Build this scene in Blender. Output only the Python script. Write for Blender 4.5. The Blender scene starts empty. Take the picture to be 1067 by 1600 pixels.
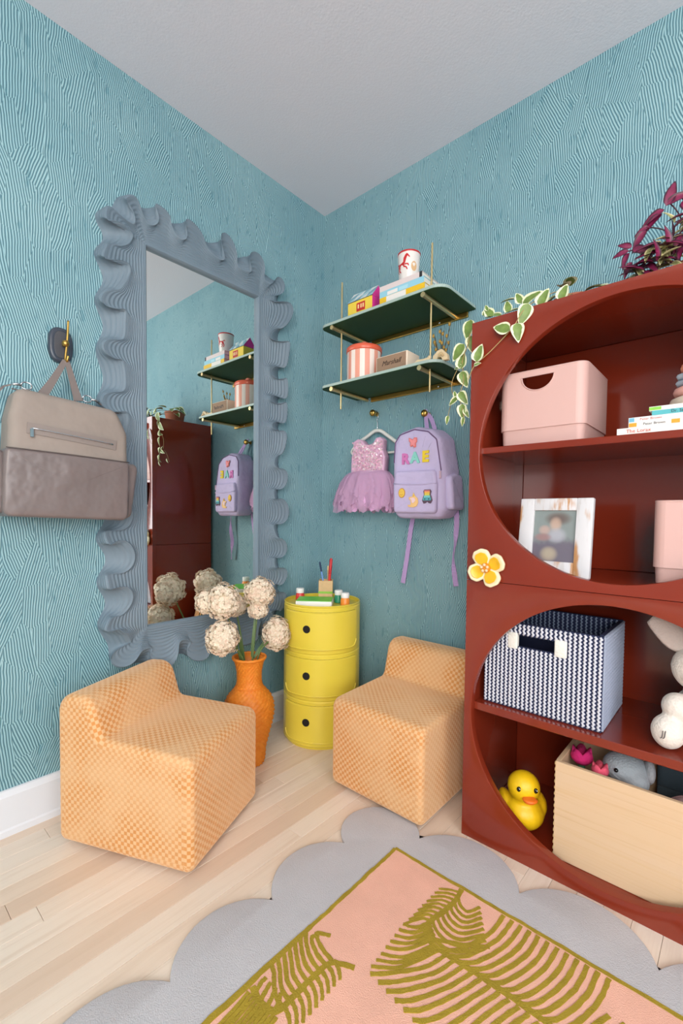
import bpy, bmesh, math, random
from mathutils import Vector, Matrix
from math import sin, cos, pi, radians
random.seed(7)
S = bpy.context.scene
COL = S.collection

# ------------------------------------------------------------------ camera
cd = bpy.data.cameras.new('camera'); co = bpy.data.objects.new('camera', cd); COL.objects.link(co)
cd.sensor_fit = 'VERTICAL'; cd.sensor_height = 36.0; cd.sensor_width = 24.0
cd.lens = 714.46 / 1600 * 36.0
cd.shift_y = 32.0 / 1600
cd.clip_start = 0.02
yaw, pitch, roll = 0.7257, 0.0363, -0.0113
F_ = Vector((-sin(yaw) * cos(pitch), cos(yaw) * cos(pitch), -sin(pitch)))
R_ = Vector((cos(yaw), sin(yaw), 0)); D_ = F_.cross(R_)
R2 = cos(roll) * R_ + sin(roll) * D_; D2 = -sin(roll) * R_ + cos(roll) * D_
M = Matrix.Identity(4)
for i in range(3):
    M[i][0] = R2[i]; M[i][1] = -D2[i]; M[i][2] = -F_[i]
M[0][3], M[1][3], M[2][3] = 1.6166, -1.6705, 0.9572
co.matrix_world = M
S.camera = co

# ------------------------------------------------------------------ world, lights, exposure
W = bpy.data.worlds.new('sky'); S.world = W; W.use_nodes = True
W.node_tree.nodes['Background'].inputs[0].default_value = (0.75, 0.87, 1.0, 1)
W.node_tree.nodes['Background'].inputs[1].default_value = 1.0
S.view_settings.view_transform = 'Standard'; S.view_settings.look = 'None'
S.view_settings.gamma = 1.0; S.view_settings.use_curve_mapping = False
S.view_settings.exposure = 0.38

def area(name, loc, aim, sx, sy, power, col):
    l = bpy.data.lights.new(name, 'AREA'); l.shape = 'RECTANGLE'; l.size = sx; l.size_y = sy
    l.energy = power; l.color = col
    o = bpy.data.objects.new(name, l); COL.objects.link(o); o.location = loc
    o.rotation_euler = (Vector(aim) - Vector(loc)).to_track_quat('-Z', 'Y').to_euler()
    return o
H = 2.44; RX = 3.5; RY = -3.7
# daylight entering by the two windows behind the camera (the added fill globe is built further down)
area('daylight_rear_window', (2.65, RY + 0.06, 1.45), (2.0, 0, 1.3), 1.3, 1.5, 46, (1.0, 0.975, 0.95))
area('daylight_side_window', (RX - 0.06, -2.1, 1.45), (0, -2.0, 1.4), 1.6, 1.5, 30, (0.98, 0.98, 1.0))

# ------------------------------------------------------------------ helpers
def lin(c):
    r = []
    for v in c[:3]:
        v = v / 255.0
        r.append(v / 12.92 if v <= 0.04045 else ((v + 0.055) / 1.055) ** 2.4)
    return (r[0], r[1], r[2], 1.0)

MATS = {}
def mat(name, rgb, rough=0.6, metal=0.0, spec=0.5, bump=0.0, bscale=200.0, var=0.0, vscale=8.0, coat=0.0,
        sheen=0.0, alpha=1.0, trans=0.0, emit=None, sss=0.0, stretch=None, bdist=0.003):
    if name in MATS: return MATS[name]
    m = bpy.data.materials.new(name); m.use_nodes = True; MATS[name] = m
    nt = m.node_tree; b = nt.nodes['Principled BSDF']
    c = lin(rgb)
    b.inputs['Base Color'].default_value = c
    b.inputs['Roughness'].default_value = rough; b.inputs['Metallic'].default_value = metal
    b.inputs['Specular IOR Level'].default_value = spec
    b.inputs['Coat Weight'].default_value = coat; b.inputs['Coat Roughness'].default_value = 0.08
    b.inputs['Sheen Weight'].default_value = sheen; b.inputs['Sheen Roughness'].default_value = 0.4
    if sheen: b.inputs['Sheen Tint'].default_value = c
    b.inputs['Alpha'].default_value = alpha
    b.inputs['Transmission Weight'].default_value = trans
    if sss:
        b.inputs['Subsurface Weight'].default_value = sss; b.inputs['Subsurface Radius'].default_value = (0.02, 0.01, 0.008)
    if bump or var:
        tc = nt.nodes.new('ShaderNodeTexCoord'); src = tc.outputs['Object']
        if stretch:
            mp = nt.nodes.new('ShaderNodeMapping'); mp.inputs['Scale'].default_value = stretch
            nt.links.new(src, mp.inputs[0]); src = mp.outputs[0]
    if var:
        n = nt.nodes.new('ShaderNodeTexNoise'); n.inputs['Scale'].default_value = vscale; n.inputs['Detail'].default_value = 4
        nt.links.new(src, n.inputs['Vector'])
        mr = nt.nodes.new('ShaderNodeMapRange'); mr.inputs[1].default_value = 0.3; mr.inputs[2].default_value = 0.7
        mr.inputs[3].default_value = 1 - var; mr.inputs[4].default_value = 1 + var
        nt.links.new(n.outputs['Fac'], mr.inputs[0])
        mx = nt.nodes.new('ShaderNodeVectorMath'); mx.operation = 'SCALE'; mx.inputs[0].default_value = c[:3]
        nt.links.new(mr.outputs[0], mx.inputs['Scale']); nt.links.new(mx.outputs[0], b.inputs['Base Color'])
    if bump:
        n2 = nt.nodes.new('ShaderNodeTexNoise'); n2.inputs['Scale'].default_value = bscale; n2.inputs['Detail'].default_value = 3
        nt.links.new(src, n2.inputs['Vector'])
        bp = nt.nodes.new('ShaderNodeBump'); bp.inputs['Strength'].default_value = bump; bp.inputs['Distance'].default_value = bdist
        nt.links.new(n2.outputs['Fac'], bp.inputs['Height']); nt.links.new(bp.outputs[0], b.inputs['Normal'])
    if emit:
        b.inputs['Emission Color'].default_value = c; b.inputs['Emission Strength'].default_value = emit
    return m

class NG:
    """small node-graph helper"""
    def __init__(s, m):
        m.use_nodes = True; s.nt = m.node_tree; s.b = s.nt.nodes['Principled BSDF']
    def n(s, t, **k):
        x = s.nt.nodes.new(t)
        for a, v in k.items(): setattr(x, a, v)
        return x
    def l(s, a, b): s.nt.links.new(a, b)
    def m(s, op, a, b=None, c=None):
        x = s.n('ShaderNodeMath', operation=op)
        for i, v in enumerate((a, b, c)):
            if v is None: continue
            if isinstance(v, (int, float)): x.inputs[i].default_value = v
            else: s.l(v, x.inputs[i])
        return x.outputs[0]
    def mix(s, fac, c1, c2):
        x = s.n('ShaderNodeMix', data_type='RGBA')
        for i, v in ((0, fac), (6, c1), (7, c2)):
            if isinstance(v, (tuple, list)): x.inputs[i].default_value = v
            elif isinstance(v, (int, float)): x.inputs[i].default_value = v
            else: s.l(v, x.inputs[i])
        return x.outputs[2]
    def smooth(s, v, a, b, lo=0.0, hi=1.0):
        x = s.n('ShaderNodeMapRange', interpolation_type='SMOOTHSTEP')
        s.l(v, x.inputs[0])
        for i, q in ((1, a), (2, b), (3, lo), (4, hi)): x.inputs[i].default_value = q
        return x.outputs[0]
    def noise(s, vec, scale, detail=3, rough=0.5):
        x = s.n('ShaderNodeTexNoise'); x.inputs['Scale'].default_value = scale; x.inputs['Detail'].default_value = detail
        x.inputs['Roughness'].default_value = rough
        if vec is not None: s.l(vec, x.inputs['Vector'])
        return x.outputs['Fac']
    def mapping(s, vec, scale=(1, 1, 1), rot=(0, 0, 0), loc=(0, 0, 0)):
        x = s.n('ShaderNodeMapping'); x.inputs['Scale'].default_value = scale; x.inputs['Rotation'].default_value = rot
        x.inputs['Location'].default_value = loc
        s.l(vec, x.inputs[0]); return x.outputs[0]
    def bump(s, h, strength, dist):
        x = s.n('ShaderNodeBump'); x.inputs['Strength'].default_value = strength; x.inputs['Distance'].default_value = dist
        s.l(h, x.inputs['Height']); s.l(x.outputs[0], s.b.inputs['Normal'])

def newmat(name, rough=0.6, spec=0.5):
    m = bpy.data.materials.new(name); MATS[name] = m; g = NG(m)
    g.b.inputs['Roughness'].default_value = rough; g.b.inputs['Specular IOR Level'].default_value = spec
    return m, g

# ---- objects
def tag(o, label=None, cat=None, group=None, kind=None):
    if label: o['label'] = label
    if cat: o['category'] = cat
    if group: o['group'] = group
    if kind: o['kind'] = kind
    return o
WM = {}
def thing(name, label, cat, loc=(0, 0, 0), rot=(0, 0, 0), group=None):
    o = bpy.data.objects.new(name, None); COL.objects.link(o); o.empty_display_size = 0.05
    o.location = loc; o.rotation_euler = rot
    WM[o.name] = Matrix.LocRotScale(Vector(loc), __import__('mathutils').Euler(rot), None)
    return tag(o, label, cat, group)
def put(name, me, m, parent=None, local=False, smooth=True, pos=None):
    """mesh in world coordinates -> object under parent (or local coordinates when local=True)"""
    if isinstance(me, bmesh.types.BMesh):
        bm = me; me = bpy.data.meshes.new(name)
        bmesh.ops.recalc_face_normals(bm, faces=bm.faces)
        bm.to_mesh(me); bm.free()
    ms = m if isinstance(m, (list, tuple)) else [m]
    if not me.materials:
        for q in ms: me.materials.append(q)
    if smooth:
        for p in me.polygons: p.use_smooth = True
        if smooth is not True:
            me.set_sharp_from_angle(angle=radians(smooth))
    o = bpy.data.objects.new(name, me); COL.objects.link(o)
    w = Matrix.Identity(4)
    if parent is not None:
        w = WM[parent.name]
        o.parent = parent
        if not local: me.transform(w.inverted())
        WM[o.name] = w.copy()
    elif pos is not None:
        me.transform(Matrix.Translation(-Vector(pos))); o.location = pos
        WM[o.name] = Matrix.Translation(Vector(pos))
    else:
        WM[o.name] = w
    return o
def B(): return bmesh.new()

def box(bm, lo, hi, mtx=None, bev=0.0, seg=2, mi=0):
    r = bmesh.ops.create_cube(bm, size=1.0)
    vs = r['verts']; lo = Vector(lo); hi = Vector(hi)
    for v in vs:
        v.co = Vector((lo[i] + (v.co[i] + 0.5) * (hi[i] - lo[i]) for i in range(3)))
    fs = set(f for v in vs for f in v.link_faces)
    if bev > 0:
        es = list(set(e for v in vs for e in v.link_edges))
        rr = bmesh.ops.bevel(bm, geom=es, offset=bev, segments=seg, profile=0.5, affect='EDGES', clamp_overlap=True)
        vs = list(set(rr['verts'])); fs = set(rr['faces']); 
        allv = set()
        st = [vs[0]]
        while st:
            v = st.pop()
            if v in allv: continue
            allv.add(v)
            for e in v.link_edges: st.append(e.other_vert(v))
        vs = list(allv); fs = set(f for v in vs for f in v.link_faces)
    if mtx is not None:
        for v in vs: v.co = mtx @ v.co
    for f in fs: f.material_index = mi
    return vs

def tube(bm, pts, rad, seg=8, cap=True, closed=False, mi=0):
    pts = [Vector(p) for p in pts]; n = len(pts)
    rs = rad if isinstance(rad, (list, tuple)) else [rad] * n
    rings = []; prev = None
    for i, p in enumerate(pts):
        a = pts[(i - 1) % n] if (closed or i > 0) else p
        b = pts[(i + 1) % n] if (closed or i < n - 1) else p
        t = (b - a)
        t = t.normalized() if t.length > 1e-9 else Vector((0, 0, 1))
        if prev is None:
            u = t.orthogonal().normalized()
        else:
            u = prev - t * prev.dot(t)
            u = u.normalized() if u.length > 1e-6 else t.orthogonal().normalized()
        prev = u; w = t.cross(u)
        rings.append([bm.verts.new(p + (u * cos(2 * pi * k / seg) + w * sin(2 * pi * k / seg)) * rs[i]) for k in range(seg)])
    m = n if closed else n - 1
    for i in range(m):
        A = rings[i]; C = rings[(i + 1) % n]
        for k in range(seg):
            f = bm.faces.new((A[k], A[(k + 1) % seg], C[(k + 1) % seg], C[k])); f.material_index = mi
    if cap and not closed:
        bm.faces.new(rings[0][::-1]).material_index = mi; bm.faces.new(rings[-1]).material_index = mi
    return rings

def lathe(bm, prof, seg=32, mtx=None, mi=0, ang=None):
    """prof: list of (r, z); r==0 makes a pole"""
    rings = []
    for r, z in prof:
        if r < 1e-6:
            rings.append([bm.verts.new((0, 0, z))])
        else:
            rings.append([bm.verts.new((r * cos(2 * pi * k / seg), r * sin(2 * pi * k / seg), z)) for k in range(seg)])
    for A, C in zip(rings[:-1], rings[1:]):
        for k in range(seg):
            k2 = (k + 1) % seg
            if len(A) == 1 and len(C) == 1: continue
            if len(A) == 1: f = bm.faces.new((A[0], C[k2], C[k]))
            elif len(C) == 1: f = bm.faces.new((A[k], A[k2], C[0]))
            else: f = bm.faces.new((A[k], A[k2], C[k2], C[k]))
            f.material_index = mi
    if mtx is not None:
        for R in rings:
            for v in R: v.co = mtx @ v.co
    return rings

def rounded(poly, radii, seg=5):
    """round the corners of a closed 2D polygon"""
    n = len(poly); out = []
    for i in range(n):
        p = Vector(poly[i]).to_2d(); a = Vector(poly[i - 1]).to_2d(); c = Vector(poly[(i + 1) % n]).to_2d()
        r = radii[i] if isinstance(radii, (list, tuple)) else radii
        d1 = (a - p); d2 = (c - p); l1 = d1.length; l2 = d2.length; d1.normalize(); d2.normalize()
        ang = d1.angle(d2)
        if r < 1e-6 or ang > pi - 0.02: out.append(p); continue
        t = min(r / math.tan(ang / 2), 0.49 * l1, 0.49 * l2); rr = t * math.tan(ang / 2)
        bis = (d1 + d2).normalized(); cen = p + bis * (rr / sin(ang / 2))
        s0 = p + d1 * t - cen; s1 = p + d2 * t - cen
        a0 = math.atan2(s0.y, s0.x); a1 = math.atan2(s1.y, s1.x); da = (a1 - a0 + pi) % (2 * pi) - pi
        for k in range(seg + 1):
            q = a0 + da * k / seg
            out.append(cen + Vector((cos(q), sin(q))) * rr)
    return out

def densify(poly, step):
    out = []; n = len(poly)
    for i in range(n):
        a = Vector(poly[i]).to_2d(); c = Vector(poly[(i + 1) % n]).to_2d(); k = max(1, int((c - a).length / step))
        out += [a.lerp(c, q / k) for q in range(k)]
    return out

def inset(poly, d):
    n = len(poly); area_ = sum(poly[i - 1].x * poly[i].y - poly[i].x * poly[i - 1].y for i in range(n))
    sg = 1 if area_ > 0 else -1; out = []
    for i in range(n):
        e1 = poly[i] - poly[i - 1]; e2 = poly[(i + 1) % n] - poly[i]
        if e1.length < 1e-9: e1 = e2
        if e2.length < 1e-9: e2 = e1
        n1 = Vector((-e1.y, e1.x)).normalized() * sg; n2 = Vector((-e2.y, e2.x)).normalized() * sg
        nn = (n1 + n2)
        nn = nn.normalized() if nn.length > 1e-6 else n1
        k = max(0.35, nn.dot(n1))
        out.append(poly[i] + nn * (d / k))
    return out

def pillow(bm, poly, depth, r, to3, seg=4, uvscale=None, back_round=True, mi=0, fill=0):
    """extrude 2D outline by depth with rounded rims; to3(a, b, w) maps to space.  Optional uv layer 'UVMap'"""
    poly = [Vector(p).to_2d() for p in poly]; n = len(poly)
    rings = []
    hold = 0.3 * r
    def add(w, d): rings.append((w, inset(poly, d)))
    if back_round:
        add(0, r + hold)
        for k in range(seg + 1):
            th = pi / 2 * k / seg; add(r - r * cos(th), r - r * sin(th))
    else:
        add(0, 0)
    for k in range(seg + 1):
        th = pi / 2 * k / seg; add(depth - r + r * sin(th), r - r * cos(th))
    add(depth, r + hold)
    V = []
    arc = [0.0]
    for (w0, P0), (w1, P1) in zip(rings[:-1], rings[1:]): arc.append(arc[-1] + max(abs(w1 - w0), math.hypot(w1 - w0, (P1[0] - P0[0]).length)))
    per = [0.0]
    for i in range(n): per.append(per[-1] + (poly[(i + 1) % n] - poly[i]).length)
    uvl = (bm.loops.layers.uv.get('UVMap') or bm.loops.layers.uv.new('UVMap')) if uvscale else None
    for w, P in rings: V.append([bm.verts.new(to3(p.x, p.y, w)) for p in P])
    fs = []
    for j in range(len(V) - 1):
        for i in range(n):
            i2 = (i + 1) % n
            f = bm.faces.new((V[j][i], V[j][i2], V[j + 1][i2], V[j + 1][i])); f.material_index = mi
            if uvl:
                for lp, (ii, jj) in zip(f.loops, ((i, j), (i + 1, j), (i + 1, j + 1), (i, j + 1))):
                    lp[uvl].uv = (per[ii] * uvscale, arc[jj] * uvscale)
    for j, fl in ((0, True), (len(V) - 1, False)):
        if fill and not fl:
            w, P = rings[j]; c = sum(P, Vector((0, 0))) / n; prev = V[j]
            for q in range(1, fill + 1):
                k = 1 - q / (fill + 1)
                row = [bm.verts.new(to3(c.x + (p.x - c.x) * k, c.y + (p.y - c.y) * k, w)) for p in P]
                for i in range(n): bm.faces.new((prev[i], prev[(i + 1) % n], row[(i + 1) % n], row[i])).material_index = mi
                prev = row
            cv = bm.verts.new(to3(c.x, c.y, w))
            for i in range(n): bm.faces.new((prev[i], prev[(i + 1) % n], cv)).material_index = mi
            continue
        f = bm.faces.new(V[j][::-1] if fl else V[j]); f.material_index = mi
        if uvl:
            P = rings[j][1]; idx = {v: k for k, v in enumerate(V[j])}
            for lp in f.loops:
                q = P[idx[lp.vert]]; lp[uvl].uv = (q.x * uvscale, q.y * uvscale)
        fs.append(f)
    return V

def ball(bm, c, r, seg=16, rings=10, mtx=None, mi=0):
    r = r if isinstance(r, (tuple, list)) else (r, r, r)
    q = bmesh.ops.create_uvsphere(bm, u_segments=seg, v_segments=rings, radius=1.0)
    for v in q['verts']:
        p = Vector((v.co.x * r[0], v.co.y * r[1], v.co.z * r[2]))
        if mtx is not None: p = mtx @ p
        v.co = p + Vector(c)
    for f in set(f for v in q['verts'] for f in v.link_faces): f.material_index = mi
    return q['verts']

def rotm(a, axis): return Matrix.Rotation(radians(a), 3, axis)

def blobs(parts, voxel=0.006, smooth=6):
    """continuous skin around overlapping ellipsoids: [(centre, radii, 3x3 or None)]"""
    bm = B()
    for c, r, m in parts: ball(bm, c, r, 20, 14, m)
    me = bpy.data.meshes.new('tmp'); bm.to_mesh(me); bm.free()
    o = bpy.data.objects.new('tmp', me); COL.objects.link(o)
    md = o.modifiers.new('r', 'REMESH'); md.mode = 'VOXEL'; md.voxel_size = voxel
    ms = o.modifiers.new('s', 'SMOOTH'); ms.factor = 0.5; ms.iterations = smooth
    bpy.context.view_layer.update()
    dg = bpy.context.evaluated_depsgraph_get()
    res = bpy.data.meshes.new_from_object(o.evaluated_get(dg))
    bpy.data.objects.remove(o)
    return res

def text_mesh(s, size, mtx, depth=0.0004, shear=0.0, bold=0.0, spacing=1.0):
    cu = bpy.data.curves.new('txt', 'FONT'); cu.body = s; cu.size = size; cu.extrude = depth; cu.shear = shear
    cu.offset = bold; cu.align_x = 'CENTER'; cu.align_y = 'CENTER'; cu.resolution_u = 2; cu.space_character = spacing
    o = bpy.data.objects.new('txt', cu); COL.objects.link(o)
    bpy.context.view_layer.update()
    me = bpy.data.meshes.new_from_object(o.evaluated_get(bpy.context.evaluated_depsgraph_get()))
    bpy.data.objects.remove(o)
    me.transform(mtx); me.materials.clear()
    return me
def face_mtx(o, right, up):
    """text plane placed at o with given right and up directions"""
    r = Vector(right).normalized(); u = Vector(up); u = (u - r * u.dot(r)).normalized(); n = r.cross(u)
    m = Matrix.Identity(4)
    for i in range(3): m[i][0] = r[i]; m[i][1] = u[i]; m[i][2] = n[i]; m[i][3] = o[i]
    return m
def catmull(P, k=8):
    P = [Vector(p) for p in P]; out = []
    for i in range(len(P) - 1):
        p0 = P[max(i - 1, 0)]; p1 = P[i]; p2 = P[i + 1]; p3 = P[min(i + 2, len(P) - 1)]
        for j in range(k):
            t = j / k
            out.append(0.5 * ((2 * p1) + (p2 - p0) * t + (2 * p0 - 5 * p1 + 4 * p2 - p3) * t * t + (-p0 + 3 * p1 - 3 * p2 + p3) * t ** 3))
    out.append(P[-1]); return out
def ribbon(bm, pts, width, nrm, thick=0.002, mi=0):
    """flat strap along pts; nrm = facing direction, width scalar or list"""
    pts = [Vector(p) for p in pts]; n = len(pts); ws = width if isinstance(width, (list, tuple)) else [width] * n
    rows = []
    for i, p in enumerate(pts):
        t = (pts[min(i + 1, n - 1)] - pts[max(i - 1, 0)]).normalized()
        nn = Vector(nrm[i] if isinstance(nrm, list) else nrm); nn = (nn - t * nn.dot(t)).normalized(); s = t.cross(nn) * ws[i] / 2
        h = nn * thick / 2
        rows.append([bm.verts.new(p + s + h), bm.verts.new(p - s + h), bm.verts.new(p - s - h), bm.verts.new(p + s - h)])
    for A, C in zip(rows[:-1], rows[1:]):
        for k in range(4):
            bm.faces.new((A[k], A[(k + 1) % 4], C[(k + 1) % 4], C[k])).material_index = mi
    bm.faces.new(rows[0][::-1]); bm.faces.new(rows[-1])

# ------------------------------------------------------------------ structure materials
def wall_mat(name, ax):
    m, g = newmat(name, 0.62, 0.35)
    geo = g.n('ShaderNodeNewGeometry'); sp = g.n('ShaderNodeSeparateXYZ'); g.l(geo.outputs['Position'], sp.inputs[0])
    u0 = sp.outputs[ax]; v0 = sp.outputs[2]
    cb0 = g.n('ShaderNodeCombineXYZ'); g.l(u0, cb0.inputs[0]); g.l(v0, cb0.inputs[1])
    w1 = g.noise(cb0.outputs[0], 9.0, 2); w2 = g.noise(g.mapping(cb0.outputs[0], loc=(5, 3, 1)), 9.0, 2)
    u = g.m('ADD', u0, g.m('MULTIPLY', g.m('SUBTRACT', w1, 0.5), 0.014))
    v = g.m('ADD', v0, g.m('MULTIPLY', g.m('SUBTRACT', w2, 0.5), 0.03))
    cb = g.n('ShaderNodeCombineXYZ'); g.l(g.m('MULTIPLY', u, 15.0), cb.inputs[0]); g.l(g.m('MULTIPLY', v, 8.0), cb.inputs[1])
    vo = g.n('ShaderNodeTexVoronoi', voronoi_dimensions='2D'); vo.inputs['Scale'].default_value = 1.0
    g.l(cb.outputs[0], vo.inputs['Vector'])
    sc = g.n('ShaderNodeSeparateColor'); g.l(vo.outputs['Color'], sc.inputs[0])
    a = g.m('MULTIPLY', g.m('SUBTRACT', sc.outputs[0], 0.5), 2.0)
    ang = g.m('MULTIPLY', g.m('MULTIPLY', a, g.m('ABSOLUTE', a)), 0.46)
    ph = g.m('ADD', g.m('MULTIPLY', u, g.m('COSINE', ang)), g.m('MULTIPLY', v0, g.m('SINE', ang)))
    ph = g.m('ADD', ph, g.m('MULTIPLY', sc.outputs[1], 0.0045))
    sn = g.m('SINE', g.m('MULTIPLY', ph, 2 * pi / 0.0070))
    rid = g.smooth(sn, -0.75, 0.45)
    # combed plaster smears where the comb lifted
    sm = g.smooth(g.noise(g.mapping(cb0.outputs[0], scale=(1.0, 0.35, 1)), 42.0, 3), 0.60, 0.72)
    hgt = g.m('SUBTRACT', rid, g.m('MULTIPLY', sm, 0.6))
    big = g.smooth(g.noise(cb0.outputs[0], 3.0, 4), 0.3, 0.7, 0.0, 1.0)
    ridge = g.mix(big, lin((164, 200, 206)), lin((150, 190, 198)))
    groove = g.mix(big, lin((92, 134, 146)), lin((82, 124, 138)))
    c = g.mix(rid, groove, ridge)
    c = g.mix(g.m('MULTIPLY', sm, 0.45), c, lin((78, 132, 148)))
    g.l(c, g.b.inputs['Base Color']); g.bump(hgt, 0.55, 0.004)
    return m
M_WL = wall_mat('combed_teal_wallpaper_left', 1); M_WR = wall_mat('combed_teal_wallpaper_right', 0)
M_PLAIN = mat('plain_wall_paint', (120, 164, 174), 0.8, bump=0.1, bscale=120)
M_CEIL = mat('ceiling_paint', (226, 224, 232), 0.9, bump=0.25, bscale=160)
M_TRIM = mat('white_trim_paint', (224, 225, 230), 0.45)
M_SUB = mat('subfloor', (120, 95, 70), 0.9)

def plank_mat():
    m, g = newmat('bleached_oak', 0.42, 0.4)
    oi = g.n('ShaderNodeObjectInfo'); tc = g.n('ShaderNodeTexCoord')
    geo = g.n('ShaderNodeNewGeometry')
    off = g.n('ShaderNodeVectorMath', operation='SCALE'); off.inputs[0].default_value = (13.0, 57.0, 7.0)
    g.l(oi.outputs['Random'], off.inputs['Scale'])
    ad = g.n('ShaderNodeVectorMath', operation='ADD'); g.l(geo.outputs['Position'], ad.inputs[0]); g.l(off.outputs[0], ad.inputs[1])
    gr = g.noise(g.mapping(ad.outputs[0], scale=(60, 3.0, 1)), 1.0, 5, 0.6)
    fine = g.noise(g.mapping(ad.outputs[0], scale=(260, 9, 1)), 1.0, 3, 0.6)
    base = g.mix(g.smooth(oi.outputs['Random'], 0.0, 1.0), lin((238, 222, 205)), lin((230, 208, 187)))
    dk = g.smooth(oi.outputs['Random'], 0.88, 0.92)
    base = g.mix(g.m('MULTIPLY', dk, 0.45), base, lin((212, 182, 158)))
    c = g.mix(g.m('MULTIPLY', g.smooth(gr, 0.45, 0.8), 0.40), base, lin((206, 178, 152)))
    c = g.mix(g.m('MULTIPLY', g.smooth(fine, 0.5, 0.8), 0.18), c, lin((198, 172, 150)))
    g.l(c, g.b.inputs['Base Color']); g.bump(fine, 0.12, 0.001)
    return m
M_PLANK = plank_mat()

# ------------------------------------------------------------------ room shell
def struct(name, bm, m, label, smooth=False):
    o = put(name, bm, m, smooth=smooth); tag(o, label, name.split('_')[0], kind='structure'); return o
T = 0.12
b = B(); box(b, (-T, RY - T, -0.14), (RX + T, T, -0.014)); floor = struct('floor', b, M_SUB, 'bleached pale oak plank floor running towards the mirror wall corner')
b = B(); box(b, (-T, RY - T, H), (RX + T, T, H + 0.1)); struct('ceiling', b, M_CEIL, 'flat pale grey painted ceiling above the teal walls')
b = B(); box(b, (-T, RY - T, 0), (0, T, H)); struct('wall_left', b, M_WL, 'teal wall with combed vertical grooves behind the ruffled mirror')
b = B(); box(b, (0, 0, 0), (RX, T, H)); struct('wall_right', b, M_WR, 'teal wall with combed grooves behind the bookcase and shelves')
def wall_open(axis, name, label, lo, hi, z0, z1):
    b = B()
    if axis == 'y':
        for q in (((0, 0), (lo, H)), ((hi, 0), (RX, H)), ((lo, 0), (hi, z0)), ((lo, z1), (hi, H))):
            box(b, (q[0][0], RY - T, q[0][1]), (q[1][0], RY, q[1][1]))
    else:
        for q in (((RY, 0), (lo, H)), ((hi, 0), (0, H)), ((lo, 0), (hi, z0)), ((lo, z1), (hi, H))):
            box(b, (RX, q[0][0], q[0][1]), (RX + T, q[1][0], q[1][1]))
    return struct(name, b, M_PLAIN, label)
wall_open('y', 'wall_rear', 'plain pale wall with a wide window facing the corner', 2.0, 3.3, 0.7, 2.2)
wall_open('x', 'wall_side', 'plain pale wall with a window facing the mirror', -2.9, -1.3, 0.7, 2.2)
def window(name, axis, lo, hi, z0, z1, label):
    b = B(); f = 0.05; mid = (lo + hi) / 2
    for a0, a1, c0, c1 in ((lo, lo + f, z0, z1), (hi - f, hi, z0, z1), (lo + f, hi - f, z0, z0 + f), (lo + f, hi - f, z1 - f, z1), (mid - f / 2, mid + f / 2, z0 + f, z1 - f)):
        if axis == 'y': box(b, (a0, RY - 0.09, c0), (a1, RY - 0.03, c1))
        else: box(b, (RX + 0.03, a0, c0), (RX + 0.09, a1, c1))
    struct(name, b, M_TRIM, label)
window('window_1', 'y', 2.0, 3.3, 0.7, 2.2, 'white framed wide window in the rear wall')
window('window_2', 'x', -2.9, -1.3, 0.7, 2.2, 'white framed window in the side wall')

# unseen glowing globe, added behind the camera to brighten the ceiling
lm = thing('added_fill_lamp', 'unseen glowing globe added under the ceiling as fill light', 'lamp', (2.15, -2.75, 1.80))
_b = B(); ball(_b, (2.15, -2.75, 1.97), 0.17, 32, 20); put('globe', _b, mat('fill_glow', (255, 236, 214), 0.5, emit=29.0), lm)
_b = B(); tube(_b, [(2.15, -2.75, 2.139), (2.15, -2.75, 2.43)], 0.006, 8); put('cord', _b, mat('cord_white', (230, 230, 230), 0.6), lm)
_b = B(); lathe(_b, [(0, 0), (0.05, 0), (0.05, 0.018), (0.012, 0.03), (0, 0.03)], 24, Matrix.Translation((2.15, -2.75, 2.44)) @ Matrix.Rotation(pi, 4, 'X')); put('canopy', _b, MATS['cord_white'], lm, smooth=40)

# floor planks: children of the floor, shared meshes by length
pm = {}
rp = random.Random(3)
PW = 0.0605
def plank_mesh(L):
    if L not in pm:
        b = B(); box(b, (0.0004, 0.0005, -0.014), (PW - 0.0004, L - 0.0005, 0.0), bev=0.0007, seg=1)
        me = bpy.data.meshes.new('plank'); bmesh.ops.recalc_face_normals(b, faces=b.faces); b.to_mesh(me); b.free()
        me.materials.append(M_PLANK); pm[L] = me
    return pm[L]
x = -0.01; row = 0
while x < RX - 0.01:
    y = RY
    first = True
    while y < -0.001:
        if first: L = rp.choice((0.45, 0.7, 0.95)); first = False
        else: L = rp.choice((0.75, 0.95, 1.15, 1.35))
        if -0.0 - (y + L) < 0.4: L = round(-y, 3)
        o = bpy.data.objects.new('plank', plank_mesh(L)); COL.objects.link(o); o.location = (x, y, 0); o.parent = floor
        y += L
    x += PW; row += 1

# baseboards
def baseboard(name, axis, label, L):
    b = B(); prof = [(0, 0), (0.016, 0), (0.016, 0.018), (0.0135, 0.024), (0.0135, 0.118), (0.010, 0.126), (0.007, 0.134), (0.003, 0.136), (0, 0.136)]
    ends = []
    for s in (0, L):
        if axis == 'l': ends.append([b.verts.new((p[0], -s if s else -0.0, p[1])) for p in prof])
        else: ends.append([b.verts.new((0.016 + s, -p[0], p[1])) for p in prof])
    n = len(prof)
    for k in range(n): b.faces.new((ends[0][k], ends[0][(k + 1) % n], ends[1][(k + 1) % n], ends[1][k]))
    b.faces.new(ends[0]); b.faces.new(ends[1][::-1])
    struct(name, b, M_TRIM, label)
baseboard('baseboard_left', 'l', 'white painted baseboard under the mirror wall', 3.69)
baseboard('baseboard_right', 'r', 'white painted baseboard under the bookcase wall', 3.45)

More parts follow.
